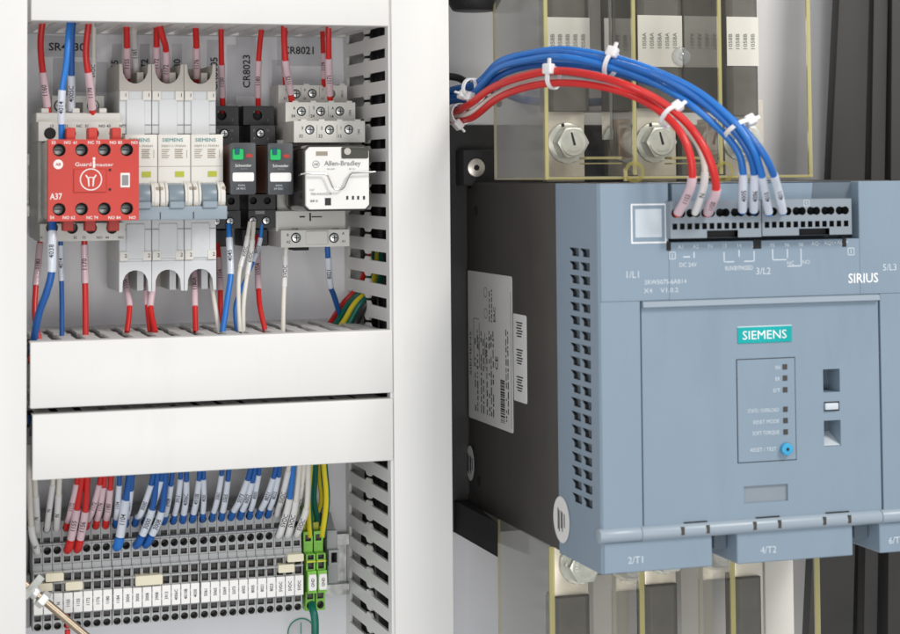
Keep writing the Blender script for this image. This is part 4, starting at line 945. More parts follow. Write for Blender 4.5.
# ------------------------------------------------------------------ plate lettering tapes
def tape(label, pts, txt, size, pos, ori, w=None, film=None):
    a = R4(*pts, .3); b = MB(); b.box(a[0], a[1], .15, .3, a[2], a[3], 0)
    o = tag(b.build('label_tape', film or 'clearfilm'), label, 'label', 'printed tape labels on the plate')
    text(txt, size, pos, o, 'ink', ori, True, width=w)
tape('clear tape label reading SR4030 above the contactor', (44, 36, 92, 57), 'SR4030', 4.4, P(67, 47, .4), 'front', 20.5)
tape('clear tape label reading CR8021 above the grey relay socket', (277, 34, 322, 66), 'CR8021', 4.3, P(298.3, 50.5, .4), 'front', 18.6)
tape('upright tape label reading CR8023 above the black relay sockets', (236, 36, 256, 96), 'CR8023', 4.2, P(246.5, 71.5, .4), 'up')
tape('upright tape label reading CR8005 beside the third breaker', (207, 40, 220, 104), 'CR8005', 4.2, P(214, 74, .4), 'up')
tape('upright tape label ending in 72 above the first breaker', (140, 44, 150, 110), 'CB1172', 4.0, P(144.5, 75, .4), 'up')
tape('upright tape label ending in 55 left of the breakers', (112, 44, 122, 110), 'CB1155', 4.0, P(114.6, 76, .4), 'up')
tape('upright tape label ending in 80 behind the second breaker', (172, 44, 182, 110), 'CB1180', 4.0, P(177, 75, .4), 'up')
for a, lab in (((53, 58, 70, 100), 'strip of glossy clear tape left behind the blue wires'), ((74, 62, 108, 92), 'patch of glossy clear tape above the contactor coil terminals'), ((227, 45, 236, 104), 'pale glossy tape strip left of the CR8023 label'), ((272, 60, 284, 88), 'pale tape patch left of the wires at the relay socket')):
    r = R4(*a, .25); b = MB(); b.box(r[0], r[1], .12, .25, r[2], r[3], 0); tag(b.build('tape_strip', 'clearfilm'), lab, 'tape', 'clear tape pieces on the plate')
# earth symbol sticker and rod
b = MB(); c = P(301, 632, .5); b.disc(c, (0, -1, 0), 8.2, 36, 0); b.ring(c + Vector((0, -.12, 0)), (0, -1, 0), 7.4, 8.2, 40, 1); b.box(c.x - .25, c.x + .25, .6, .65, c.z - 4, c.z + 5.6, 1); b.box(c.x - 4, c.x + 4, .6, .66, c.z - 4.4, c.z - 4, 1)
tag(b.build('earth_sticker', ['clearfilm', 'greenring'], smooth=False), 'round clear sticker with green ring and earth mark beside green wire', 'sticker')
t = thing('metal_rod', 'brownish metal rod with zinc clamp crossing the lower left terminals', 'rod', P(55, 612, 80))
rp0, rp1 = P(22, 581.5, 80), P(104, 651, 84); b = MB(); b.tube([rp0.lerp(rp1, k / 8) for k in range(9)], 2.1, 14); b.build('rod', 'brass', t)
dr = (rp1 - rp0).normalized(); c = rp0.lerp(rp1, .215)
b = MB(); b.cyl(c, dr, 4.6, 4.2, 6, 0, bev=.4); b.build('hex_nut', 'zinc', t)
b = MB(); c2_ = rp0.lerp(rp1, .10); sdir = Vector((dr.z, 0, -dr.x)) * -1
e1 = c2_ + sdir * 8.5; b.tube([c2_ - sdir * 5 + Vector((0, -2.2, 0)), c2_ + Vector((0, -2.9, 0)), e1 + Vector((0, -2, 0))], 2.0, 4); b.cyl(c2_ + dr * 2, dr, 3.4, 3, 14, 0, bev=.3)
b.build('clamp', 'zinc', t)
#@@STARTER
# ------------------------------------------------------------------ soft starter
SX, SD = 362.0, 214.0
fz = lambda px, py, d=SD: P(px, py, d).z
fx = lambda px, py=350, d=SD: P(px, py, d).x
zhT = PX(510, 183, SX).z; zhB = PX(525, 533, SX).z
zT, zB = fz(600, 184), fz(600, 575); XR = SX + 205
T = thing('soft_starter', 'large blue grey motor starter with dark housing and wired terminals on top', 'motor starter', (SX + 100, 0, zB))
D1 = -PX(557.5, 370, SX).y
b = MB()
b.box(SX, XR - 4, 14, D1, zhB, zhT, 0, .8, 2)
b.box(SX + .6, XR - 4, 5, 14, zhB + 4, zhT - 3, 0, .5)
b.box(SX - .1, SX + 30, 3, 20, PX(470, 524, SX).z, zhB + 6, 0, .5)
b.prism([(SX - 9, 83), (SX - 9, 4), (SX + .5, 4)], 'z', P(455, 531.5, 2).z, zhB + 2.5, 2); b.box(SX + .5, XR, 4, 12, P(455, 531.5, 2).z, zhB - .5, 1, .3)
b.build('housing', ['housing', 'black', 'dark'], T)
b = MB(); r = R4(444, 125, 497, 531, 4); b.box(r[0], P(738, 150, 4).x, .4, 4, r[2], r[3], 0, .3)
b.box(P(463, 165, 18).x, P(600, 165, 18).x, 4, 18, P(480, 186, 18).z, P(480, 150, 18).z, 0, .5)
b.build('back_plate', 'black', T)
place(screw_mesh(5.6, 2.2, 'hex', 'tin'), 'screw', T, P(475.5, 167.8, 18))
for px, py in ((476, 211), (479, 481)):
    p = PX(px, py, SX); b = MB(); b.disc(p + Vector((-.12, 0, 0)), (-1, 0, 0), 3.4, 16, 0, 3.2); b.build('screw_hole_shade', 'dark', T)  # flat dark disc in place of the shade inside a hole
# --- blue front: side wall with vents
b = MB()
dA, dM, dC = [-PX(x, 380, SX).y for x in (570.6, 581.4, 591.8)]
rows = [PX(580, 252.5 + 13.72 * i, SX).z for i in range(19)]
hp = (rows[0] - rows[-1]) / 18
z0v, z1v = rows[-1] - hp / 2, rows[0] + hp / 2
sq = lambda d0, d1, a, c: [(SX, -d0, a), (SX, -d1, a), (SX, -d1, c), (SX, -d0, c)]
b.quad(sq(D1, dA, zB, zT)); b.quad(sq(dC, SD - 1.2, zB, zT)); b.quad(sq(dA, dC, zB, z0v)); b.quad(sq(dA, dC, z1v, zT))
for z in rows:
    for a, c in ((dA, dM), (dM, dC)):
        hw = (c - a) / 2
        b.cell(sq(a, c, z - hp / 2, z + hp / 2), [(-hw * .95, 2.1), (-hw * .38, .2), (-hw * .38, -2.1), (hw * .84, -2.1), (hw * .84, 2.1)], 8, 0, 1, 1, taper=1)  # vent insides near-black: louvre shade is put into the colour
b.quad([(SX, -SD + 1.2, zB), (SX + 1.0, -SD, zB), (SX + 1.0, -SD, zT), (SX, -SD + 1.2, zT)])
b.quad([(SX, -D1, zT), (SX, -SD + 1.2, zT), (SX + 1.0, -SD, zT), (SX + 6, -D1, zT)])
b.build('side_wall', ['blue', 'dark', 'blue_shade'], T, smooth=False)
xa, xb = fx(668.5, 220), fx(859, 220); zp = fz(760, 240.5)
xDL, xDR = fx(642, 400), fx(881, 400); zD = fz(760, 297.5); zHb = fz(740, 532)
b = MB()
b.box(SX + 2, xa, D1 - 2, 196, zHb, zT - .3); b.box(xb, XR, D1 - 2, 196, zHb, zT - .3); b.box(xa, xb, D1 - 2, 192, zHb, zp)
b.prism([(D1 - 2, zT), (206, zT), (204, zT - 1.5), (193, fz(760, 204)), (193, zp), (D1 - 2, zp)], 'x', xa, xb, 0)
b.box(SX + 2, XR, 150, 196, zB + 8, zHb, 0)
b.build('inner_frame', 'blue_shade', T)
b = MB()
# top and side panels of the front, flush at SD
b.box(SX + 1.0, xDL - .5, 206, SD, zHb - 1, zD, 0); b.box(SX + 1.0, xa, 206, SD, zD, zT, 0, .35)
b.box(xa, xb, 206, SD, zD, zp, 0, .3); b.box(xb, XR, 206, SD, zD, zT, 0, .35); b.box(xDR + .5, XR, 206, SD, zHb - 1, zD, 0)
b.build('front_panel', 'blue', T)
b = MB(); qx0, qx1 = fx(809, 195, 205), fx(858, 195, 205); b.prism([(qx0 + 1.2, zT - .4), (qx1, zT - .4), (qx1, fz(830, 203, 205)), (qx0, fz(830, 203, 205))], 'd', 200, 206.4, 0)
b.build('pocket_step', 'blue_shade', T)
b = MB(); b.prism([(fx(670.5, 190, 206), zT - .5), (qx0 + .8, zT - .5), (qx0 - .4, fz(740, 205, 206)), (fx(670.5, 190, 206), fz(740, 205, 206))], 'd', 196, 207.6, 0); b.build('pocket_lip', 'blue', T)
# --- door
DD = SD - .6
s0, s1 = fx(823.4, 400, DD), fx(840.2, 400, DD)
zr = [fz(831, y, DD) for y in (446, 420.3, 392.2, 369)]
w0, w1 = fx(744, 493, DD), fx(788, 493, DD); wz0, wz1 = fz(766, 502, DD), fz(766, 485, DD)
xs = [xDL + .5, w0 - 2, w1 + 2, s0 - 3, s1 + 3, xDR - .5]
zs = [zHb - .5, wz0 - 2, wz1 + 2, zr[0] - 1.2, (zr[1] + zr[2]) / 2, zr[3] + 2, zD - 1]
b = MB()
block_open(b, xs[0], xs[-1], 199.5, DD, zs[0], zs[-1], 0)
H = {}
def rh(i, j, x0, x1, z0, z1, dep, mf=0):
    w_, h_ = xs[i + 1] - xs[i], zs[j + 1] - zs[j]; cx, cz = (x0 + x1) / 2, (z0 + z1) / 2
    H[(i, j)] = dict(poly=[(x0 - cx, z0 - cz), (x1 - cx, z0 - cz), (x1 - cx, z1 - cz), (x0 - cx, z1 - cz)], depth=dep, mw=0, mf=mf, center=((cx - xs[i]) / w_, (cz - zs[j]) / h_))
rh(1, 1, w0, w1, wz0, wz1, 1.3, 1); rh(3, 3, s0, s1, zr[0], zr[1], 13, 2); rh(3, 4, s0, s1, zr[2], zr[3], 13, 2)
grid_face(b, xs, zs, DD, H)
door = b.build('door', ['blue', 'conn', 'blue_shade'], T, smooth=False)
b = MB(); b.prism([(SD - 1, zD), (SD + 1.6, zD - .4), (SD + 1.9, fz(760, 303.5)), (SD - 1, fz(760, 305))], 'x', xDL + .6, xDR - .6, 0); b.build('top_ridge', 'blue_bar', door)
b = MB(); b.prism([(DD - 12.6, zr[0] + .2), (DD - .2, zr[0] + .2), (DD - 12.6, zr[0] + 6)], 'x', s0 + .1, s1 - .1, 0); b.build('recess_ramp', 'print', door)  # pale colour puts the lit brightness into the ramp
b = MB(); a = R4(824, 401.5, 839.3, 411, DD); b.box(a[0], a[1], DD - .1, DD + .15, a[2], a[3], 1); a = R4(825.2, 403, 838.2, 409.6, DD + 1); b.box(a[0], a[1], DD, DD + 1.6, a[2], a[3], 0, .4, 2); b.build('slider', ['print', 'dark'], door)
b = MB(); a = R4(737.4, 326.6, 791.4, 342.6, DD); b.box(a[0], a[1], DD - .1, DD + .5, a[2], a[3], 0, .15); b.box(a[0], a[1], DD, DD + .3, a[3], a[3] + .5, 1); bd = b.build('badge', ['teal', 'print'], door)
text('SIEMENS', 4.4, P(764.6, 334.6, DD + .5), bd, 'printw', bold=True, width=25)
a = R4(736.8, 358, 795.8, 461.6, DD); b = MB(); g = .45
for q in ((a[0], a[0] + g, a[2], a[3]), (a[1] - g, a[1], a[2], a[3]), (a[0] + g, a[1] - g, a[2], a[2] + g), (a[0] + g, a[1] - g, a[3] - g, a[3])): b.box(q[0], q[1], DD, DD + .12, q[2], q[3], 1)
b.box(a[0] + g, a[1] - g, DD, DD + .3, a[2] + g, a[3] - g, 0)
kp = b.build('keypad', ['blue', 'dark'], door)
for y in (366.8, 378, 389.7, 409.2, 420.5, 431.9):
    p = P(784.8 + (y - 366) * .012, y, DD + .3); b = MB(); b.box(p.x - 1.3, p.x + 1.3, DD + .2, DD + .5, p.z - 1.35, p.z + 1.35, 0); b.build('led', 'housing', kp)
for s, x, y, wd in (('RN', 777.6, 367.4, 2.6), ('ER', 777.6, 378.8, 2.6), ('S/T', 776.6, 390.3, 4), ('STATE / OVERLOAD', 763.3, 410.4, 17.6), ('RESET MODE', 766.2, 421.6, 14.6), ('SOFT TORQUE', 765.8, 433, 15), ('RESET / TEST', 763.4, 449.4, 14.6)):
    text(s, 1.9, P(x, y, DD + .3), kp, 'print', width=wd)
b = MB(); p = P(786.8, 449, DD + 2); b.cyl((p.x, -DD, p.z), (0, -1, 0), 3.1, 3.2, 24, 0, bev=.5); b.cyl((p.x, -DD - 3.15, p.z), (0, -1, 0), .9, .15, 12, 1); b.build('reset_button', ['blueknob', 'dark'], kp)
# --- hinge bar and lower blocks
zh = P(601, 537.3, 216).z
b = MB(); b.cyl((SX + 3, -213.5, zh), (1, 0, 0), 2.7, XR - SX - 3, 16, 0); hb = b.build('hinge_pin', 'blue_shade', T)
for pa_, pb_ in ((601, 642.5), (643.1, 883.2), (883.9, 930)):
    b = MB(); xa_, xb_ = fx(pa_, 525, 217), fx(pb_, 525, 217); b.cyl((xa_, -213.4, zh), (1, 0, 0), 3.6, xb_ - xa_, 28, 0, bev=.12); b.build('hinge_barrel', 'blue_bar', T)
for q in (683, 708.3, 755.2, 780, 825, 850):
    xx = fx(q, 525, 217); b = MB(); b.box(xx - .9, xx + .9, 214, 217.1, zh - 1.6, zh + 2.4, 0, .1); b.build('hinge_slot_shade', 'housing', T)  # dark raised pieces stand in for the shade of slots
for qa, qb in ((684, 707), (756, 779.5), (826, 849)):
    b = MB(); b.box(fx(qa, 515), fx(qb, 515), SD - .4, SD + .3, zh + 3.5, zh + 4.1, 0); b.build('hinge_gap', 'dark', T)
for px0, px1 in ((601, 712.3), (737.3, 853), (880, 960)):
    b = MB(); xa_, xb_ = (SX + 1.0 if px0 == 601 else fx(px0, 550)), fx(px1, 550)
    b.box(xa_, xb_, 160, SD, zB, zh + 1.5, 0, .5); b.build('terminal_shroud', 'blue', T)
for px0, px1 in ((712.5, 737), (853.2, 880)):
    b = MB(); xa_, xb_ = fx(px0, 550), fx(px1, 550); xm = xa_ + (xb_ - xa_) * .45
    b.box(xa_ - 4, xm, 150, 188, zB + 10, zh, 0); b.box(xm, xb_ - .3, 165, 203, zB + 6, zh, 1, .4); b.build('shroud_web_shade', ['dark', 'blue_shade'], T)  # dark colours stand in for the shadow between the shrouds
b = MB(); b.box(SX + .1, SX + 1.0, D1, SD - 1.3, zB + .01, zB + .6, 0); b.build('lower_lip', 'blue', T)
# --- connectors
p8 = [(2.7 * math.cos(a), 0) for a in ()]
fig8 = [(1.75 + 2.15 * math.cos(t), 2.15 * math.sin(t)) for t in [math.radians(x) for x in range(-125, 126, 25)]] + [(-1.75 + 2.15 * math.cos(t), 2.15 * math.sin(t)) for t in [math.radians(x) for x in range(55, 306, 25)]]
CD = 220.0
CONN = []
for pa, pb, ya, yb, c0, cp, lat in ((670.6, 761.2, 201, 237.8, 674.8, 7.41, (707, 738)), (762.2, 851.6, 199.2, 235.2, 766.9, 7.19, (799, 829.5))):
    ym = (ya + yb) / 2; x0, x1 = P(pa, ym, CD).x, P(pb, ym, CD).x; xm_ = (pa + pb) / 2
    zt_, zb_ = P(xm_, ya, CD).z, P(xm_, yb, CD).z; zc1, zc2 = P(xm_, ya + 11.8, CD).z, P(xm_, ya + 25, CD).z
    b = MB(); block_open(b, x0, x1, 190, CD, zb_, zt_, 0)
    cols = [P(c0 + cp * k, ym, CD).x for k in range(12)]
    zz = [zb_, zc2 - 2.2, (zc1 - 2.3 + zc2 + 1.7) / 2, zt_]
    l0_, l1_ = P(lat[0], yb - 3, CD).x, P(lat[1], yb - 3, CD).x
    b.quad(quad_at(x0, l0_, zz[0], zz[1], CD)); b.quad(quad_at(l1_, x1, zz[0], zz[1], CD)); b.quad(quad_at(l0_, l1_, zz[0], zz[1], CD - 4), 1)
    b.quad([(l0_, -CD, zz[1]), (l0_, -CD + 4, zz[1]), (l1_, -CD + 4, zz[1]), (l1_, -CD, zz[1])], 0)
    bx = [x0] + [(cols[k] + cols[k + 1]) / 2 for k in range(11)] + [x1]
    for k in range(12):
        b.cell(quad_at(bx[k], bx[k + 1], zz[1], zz[2], CD), [(-1.35, -1.55), (1.35, -1.55), (1.35, 1.55), (-1.35, 1.55)], 4, 0, 1, 1, ((cols[k] - bx[k]) / (bx[k + 1] - bx[k]), (zc2 - zz[1]) / (zz[2] - zz[1])))
    for k in range(0, 12, 2):
        cx = (cols[k] + cols[k + 1]) / 2; b.cell(quad_at(bx[k], bx[k + 2], zz[2], zz[3], CD), fig8, 8, 0, 1, 1, ((cx - bx[k]) / (bx[k + 2] - bx[k]), (zc1 - zz[2]) / (zz[3] - zz[2])))
    b.build('terminal_connector', ['conn', 'dark'], T, smooth=False)
    CONN.append((cols, zc1, zb_))
    for xx in ((x0 + .2, ) if pa < 700 else (x0 - 2.4, x1 - 2.4)):
        b = MB(); b.box(xx, xx + (2.4 if xx != x0 - 2.4 else 4.6), 209, SD + .2, zp - 4.2, zp + .5, 0); b.build('pocket_gap_shade', 'dark', T)  # dark box stands in for the shaded gap at the connector corner
p = P(806.5, 203, CD); b = MB()
for q in ((-1.6, -1.35, -1.6, 1.6), (1.35, 1.6, -1.6, 1.6), (-1.35, 1.35, -1.6, -1.35), (-1.35, 1.35, 1.35, 1.6), (-.15, .15, -.9, .9)): b.box(p.x + q[0], p.x + q[1], CD, CD + .12, p.z + q[2], p.z + q[3], 0)
b.build('white_mark', 'print', T)
# --- print on the front
def fp(s, size, px, py, m='print', **k): text(s, size, P(px, py, SD), T, m, **k)
fp('1/L1', 3.4, 632.6, 274.6); fp('3/L2', 3.4, 763.4, 271); fp('5/L3', 3.4, 889.6, 267.2); fp('SIRIUS', 4.9, 863.2, 278, 'printw', bold=True, width=17.6)
text('2/T1', 3.4, P(635.4, 559.8, SD), T, 'print'); text('4/T2', 3.4, P(768.4, 549.6, SD), T, 'print'); text('6/T3', 3.4, P(896, 540, SD), T, 'print')
fp('3RW5075-6AB14', 2.3, 665.5, 281.8, width=23); fp('X4    V1.0.2', 2.3, 661, 290.4, width=19)
for s, x, y in (('A1', 680.3, 247), ('A2', 695.6, 246.6), ('IN', 710, 246.2), ('13', 724.5, 245.8), ('14', 739.4, 245.4), ('24', 754, 245), ('95', 772.2, 245.2), ('96', 786.8, 244.8), ('98', 800.6, 244.6)): fp(s, 2.0, x, y)
for s, x, y in (('AQ-', 815.6, 243.8), ('AQ1+', 830, 243.2), ('AQI+', 842.4, 242.6)): fp(s, 2.0, x, y)
fp('DC 24V', 2.2, 688, 264.8, width=9.6); fp('RUN/BYPASSED', 2.2, 739, 268, bold=True, width=15.6); fp('NC', 2.0, 790.4, 263); fp('NO', 2.0, 806, 262)
b = MB()
def ln(x0, y0, x1, y1, t=.28):
    p, q = P(x0, y0, SD), P(x1, y1, SD)
    if abs(x0 - x1) < abs(y0 - y1): b.box(p.x - t, p.x + t, SD, SD + .1, q.z, p.z)
    else: b.box(p.x, q.x, SD, SD + .1, p.z - t, p.z + t)
for L in ((724, 252, 724, 262), (724, 262, 734, 261.6), (744, 261.4, 754, 261), (754, 251, 754, 261), (739, 250, 739, 257), (772.5, 249, 772.5, 260), (772.5, 260, 786.5, 259.4), (787.2, 249, 787.2, 258), (800.8, 248.5, 800.8, 266), (787.5, 266.2, 800.8, 266), (683, 257, 690, 256.8), (694, 252, 694, 258)): ln(*L)
b.build('circuit_print', 'print', T)
for cx, cy in ((672.2, 255.6), (850.9, 251.6)):
    b = MB(); ln(cx - 3, cy - 3.4, cx + 3, cy - 3.4, .2); ln(cx - 3, cy + 3.4, cx + 3, cy + 3.4, .2); ln(cx - 3, cy - 3.4, cx - 3, cy + 3.4, .2); ln(cx + 3, cy - 3.4, cx + 3, cy + 3.4, .2); ln(cx, cy - 2, cx, cy + 2, .2)
    b.build('boxed_mark', 'print', T)
b = MB(); a = R4(631, 203.8, 666.3, 243.4, SD); g = .75
for q in ((a[0], a[0] + g, a[2], a[3]), (a[1] - g, a[1], a[2], a[3]), (a[0] + g, a[1] - g, a[2], a[2] + g), (a[0] + g, a[1] - g, a[3] - g, a[3])): b.box(q[0], q[1], SD - .1, SD + .12, q[2], q[3])
a = R4(635.2, 209, 661.6, 237.4, SD); b.build('framed_print', 'printw', T)
b = MB(); b.box(a[0], a[1], SD - .1, SD + .12, a[2], a[3]); b.build('blank_print', 'print', T)
# --- stickers on the dark side
def side_rect(p0, p1, p2, name, m='sticker', r=1.5):
    a = PX(*p0, SX); c = PX(*p1, SX); e = PX(*p2, SX); d0, d1 = -a.y, -c.y
    b = MB(); o = [(d, z) for d, z in rrect(max(d0, 5.5), d1, e.z, (a.z + c.z) / 2, r)]; b.prism(o, 'x', SX - .25, SX - .03, 0)
    return b.build(name, m, T), max(d0, 5.5), d1, e.z, (a.z + c.z) / 2
st, d0, d1, za, zb_ = side_rect((468, 270.4), (512, 276.4), (512, 433), 'rating_label')
W, Hh = d1 - d0, zb_ - za; st['label'] = 'large white rating label'
sp = lambda u, v: (SX - .26, -(d0 + W * u), za + Hh * v)
text('SIEMENS', 3.3, sp(.06, .44), st, 'ink', 'side_up', True, width=26)
text('EAC', 3.4, sp(.62, .735), st, 'ink', 'side_up', True); text('CE', 4.6, sp(.66, .42), st, 'ink', 'side_up', True); text('600 V', 2.4, sp(.24, .52), st, 'ink', 'side_up'); text('480 V', 2.4, sp(.42, .48), st, 'ink', 'side_up')
rnd = random.Random(5); b = MB()
def bar(u0, u1, v0, v1): b.box(SX - .36, SX - .25, d0 + W * u0, d0 + W * u1, za + Hh * v0, za + Hh * v1, 0)
for u in (.16, .215, .30, .35, .43, .485, .53, .575, .86, .90):
    v = .06
    while v < (.60 if u < .6 else .66):
        L = rnd.uniform(.012, .055)
        if rnd.random() < .8: bar(u, u + rnd.uniform(.012, .02), v, v + L)
        v += L + rnd.uniform(.008, .02)
for u in (.50, .55):
    v = .68
    while v < .88: L = rnd.uniform(.01, .04); bar(u, u + .015, v, v + L); v += L + .01
v = .045
while v < .325: L = rnd.choice((.003, .005, .008, .011)); bar(.74, .83, v, v + L); v += L + rnd.choice((.004, .006, .008))
for q in ((.135, .14, .36, .68), (.265, .27, .36, .66), (.14, .265, .68, .683), (.14, .265, .36, .363), (.395, .40, .36, .60), (.975, .978, .03, .9)): bar(*q)
b.build('fine_print', 'ink', st, smooth=False)
b = MB()
for cu, cv in ((.42, .87), (.42, .73)): b.ring((SX - .3, -(d0 + W * cu), za + Hh * cv), (-1, 0, 0), 2.6, 3.0, 20)
b.build('approval_mark', 'ink', st)
st2, e0, e1, zc, zd = side_rect((513.5, 313), (526.5, 316), (526.5, 404), 'data_label', r=1.2)
b = MB()
for k in range(3):
    for q in range(6):
        zz = zd - 5 - k * 15 - q * 1.5; b.box(SX - .36, SX - .25, e0 + 5 + (q % 2) * 1.3, e1 - 6 - (q % 3), zz, zz + .7, 0)
b.build('fine_print', 'ink', st2, smooth=False)
for px, py, rr, lab in ((470.8, 463, 10.4, 'round white seal at the rear'), (562, 519.5, 12, 'round white seal across the housing seam')):
    p = PX(px, py, SX); b = MB(); b.disc(p + Vector((-.35, 0, 0)), (-1, 0, 0), rr * (.72 if px < 500 else .98), 36, 0, rr)
    s_ = b.build('seal_sticker', 'sticker', T, smooth=False); s_['label'] = lab; b = MB()
    for k, (u, L) in enumerate(((-5, 11), (-3.4, 13), (-.6, 9), (1, 12), (4, 7))): b.box(SX - .5, SX - .36, -p.y + u, -p.y + u + .9, p.z - L * .5, p.z + L * .5 - (k % 2) * 2, 0)
    b.build('fine_print', 'ink', s_, smooth=False)
# ------------------------------------------------------------------ clear terminal covers, bars, bolts, lugs
def clear_cover(label, dr, df, zlo, zhi, pxs, yy, bottom, ew):
    t = thing('clear_cover', label, 'terminal cover', (SX + 75, 0, zlo), 'clear covers over the power terminals')
    xr = P(pxs[-1], yy, df).x; x0 = SX + .3
    b = MB(); b.box(x0, x0 + 1.6, dr, df, zlo, zhi); b.build('side_sheet', 'clear_wall', t)
    b = MB(); b.box(x0 + 1.6, xr - 1.6, df - 1.8, df, zlo, zhi)
    if bottom: b.box(x0 + 1.6, xr - 1.6, dr, df - 1.8, zlo, zlo + 1.6)
    b.build('sheet', 'clear', t)
    def edge(x, w_, d, z0, z1, dd=1.6): 
        b = MB(); b.box(x - w_ / 2, x + w_ / 2, d - dd, d + .3, z0, z1, 0, .25); b.build('sheet_edge', 'clearedge', t)
    edge(x0 + .6, 1.3, dr, zlo, zhi); edge(x0 + .8, ew, df, zlo, zhi); edge(xr - .8, ew, df, zlo, zhi)
    for px in pxs[:-1]:
        x = P(px, yy, df).x; b = MB(); b.box(x - .8, x + .8, dr, df - 1.9, zlo + 1.7, zhi); b.build('divider', 'clear_div', t); edge(x, ew * .95, df, zlo + 2, zhi)
    if bottom:
        b = MB(); b.box(x0, xr, df - 1.5, df + .5, zlo - .3, zlo + 1.4, 0, .25); b.box(x0 - .2, x0 + 1.5, dr, df - 1.5, zlo - .3, zlo + 1.0, 0, .2); b.build('bottom_edge', 'clearedge', t)
    return t
dr, df = -PX(494, 100, SX).y, -PX(544.5, 100, SX).y
zc_lo = PX(520, 179.6, SX).z
ct = clear_cover('upper clear acrylic cover with yellowish edges over the cable lugs', dr, df, zc_lo, 200, (634.5, 720.5, 811), 100, True, 2.2)
for px in (634.5, 724):
    p = P(px, 172, df + 2); b = MB(); b.ring(p, (0, -1, 0), 4.1, 6.0, 28, 0, -150, 170)
    bmesh.ops.solidify(b.bm, geom=b.bm.faces[:], thickness=1.6); b.box(p.x - 6, p.x - 4.2, df + .5, df + 2, p.z - 5, p.z + 2, 0); b.build('snap_hook', 'clearedge', ct)
b = MB()
for x0_, x1_ in ((586, 622), (672, 711)):
    for y, h in ((157.8, .9), (163.5, .5)): a = P(x0_, y, df - 4); c = P(x1_, y, df - 4); b.box(a.x, c.x, df - 14, df - 4, a.z - h, a.z + h * .6, 0, .15)
b.build('stiffening_rib', 'clearedge', ct)
p = P(680.5, 57, df + .3); b = MB(); b.cyl(p, (0, -1, 0), 5.6, 3.2, 24, 0, 4.6, .5); b.cyl(p + Vector((0, -3.2, 0)), (0, -1, 0), 2.6, .8, 16, 0, 1.2); b.build('locking_stud', 'clearlens', ct)
b = MB(); p0_, p1_ = P(609.2, 60, 112), P(612.2, 60, 112); b.box(p0_.x, p1_.x, 100, 112, P(610, 140, 112).z, 150, 0, .2); b.build('inner_rib', 'clearlens', ct)
dr2, df2 = -PX(498, 560, SX).y, -PX(550.5, 610, SX).y
clear_cover('lower clear acrylic cover with yellowish edges below the blue starter', dr2, df2, -300, zB + .5, (642.2, 733.2, 819), 600, False, 3.0)
def hexbolt(px, py, label, mark=True):
    p = P(px, py, 87)
    t = thing('hex_bolt', label, 'bolt', p, 'zinc bolts clamping the cable lugs')
    b = MB(); b.cyl(p, (0, -1, 0), 11.6, 2.2, 36, 0, bev=.4); b.build('washer', 'zinc', t)
    b = MB(); q = p + Vector((0, -2.2, 0)); b.cyl(q, (0, -1, 0), 8.6, 1.6, 32, 0, bev=.3); b.build('spring_washer', 'zinc', t)
    b = MB(); q = p + Vector((0, -3.8, 0)); pts = [(q.x + 9.7 * math.cos(math.radians(60 * k)), q.z + 9.7 * math.sin(math.radians(60 * k))) for k in range(6)]
    b.prism(pts, 'd', -q.y, -q.y + 8, 0, .5, 2); b.cyl(q + Vector((0, -8, 0)), (0, -1, 0), 7.9, .5, 32, 0, 7.2)
    hd = b.build('head', 'zinc', t)
    b = MB(); f = q + Vector((0, -8.5, 0))
    for k in range(22):
        a = 2 * math.pi * k / 22; c = f + Vector((math.cos(a) * 5.7, 0, math.sin(a) * 5.7)); tv = Vector((math.cos(a), 0, math.sin(a))); nv = Vector((-tv.z, 0, tv.x))
        w_ = .35 if k % 3 else .55; b.quad([c - tv * .9 - nv * w_ + Vector((0, -.3, 0)), c + tv * .9 - nv * w_ + Vector((0, -.05, 0)), c + tv * .9 + nv * w_ + Vector((0, -.05, 0)), c - tv * .9 + nv * w_ + Vector((0, -.3, 0))])
    b.build('raised_marks', 'zinc', hd, smooth=False)
    if mark:
        b = MB(); b.prism([(f.x - 1.9, f.z + 5.6), (f.x - .9, f.z + 5.8), (f.x + 1.2, f.z - 1.4), (f.x - .2, f.z - 1.6)], 'd', -f.y + .02, -f.y + .3, 0); b.prism([(p.x - 3.6, p.z + 10.9), (p.x - 2.0, p.z + 11.1), (p.x - 1.7, p.z + 9.2), (p.x - 3.4, p.z + 9.0)], 'd', 89.3, 89.5, 0); b.build('paint_mark', 'ink', hd)
    return t
hexbolt(566, 143, 'zinc hex bolt with black paint mark, leftmost of the upper row'); hexbolt(653.5, 142.5, 'zinc hex bolt with black paint mark, right behind the red wires'); hexbolt(740, 141, 'zinc hex bolt mostly hidden behind the blue wires')
hexbolt(578, 563, 'zinc hex bolt showing below the starter, lower left', False); hexbolt(663, 553, 'zinc hex bolt peeking out below the terminal 2/T1', False); hexbolt(752, 542, 'zinc hex bolt peeking out below the terminal 4/T2', False)
def bar_(a, d0, d1, m, name, label, cat, grp, bev=.5):
    r = R4(*a, d1); b = MB(); b.box(r[0], r[1], d0, d1, r[2], r[3], 0, bev, 2); return tag(b.build(name, m), label, cat, grp)
for (a, lab) in (((546.5, 100, 584.5, 182), 'tinned bar behind the leftmost upper bolt'), ((637, 100, 676, 182), 'tinned bar behind the upper bolt by the red wires'), ((725, 100, 764, 182), 'tinned bar behind the upper bolt under the blue wires'),
                 ((553, 540, 588.5, 640), 'tinned bar under the lower left bolt'), ((645, 535, 676, 640), 'tinned bar below terminal 2/T1'), ((735, 525, 763, 640), 'tinned bar below terminal 4/T2')):
    bar_(a, 80, 86.5, 'tin', 'terminal_bar', lab, 'terminal bar', 'tinned terminal bars')
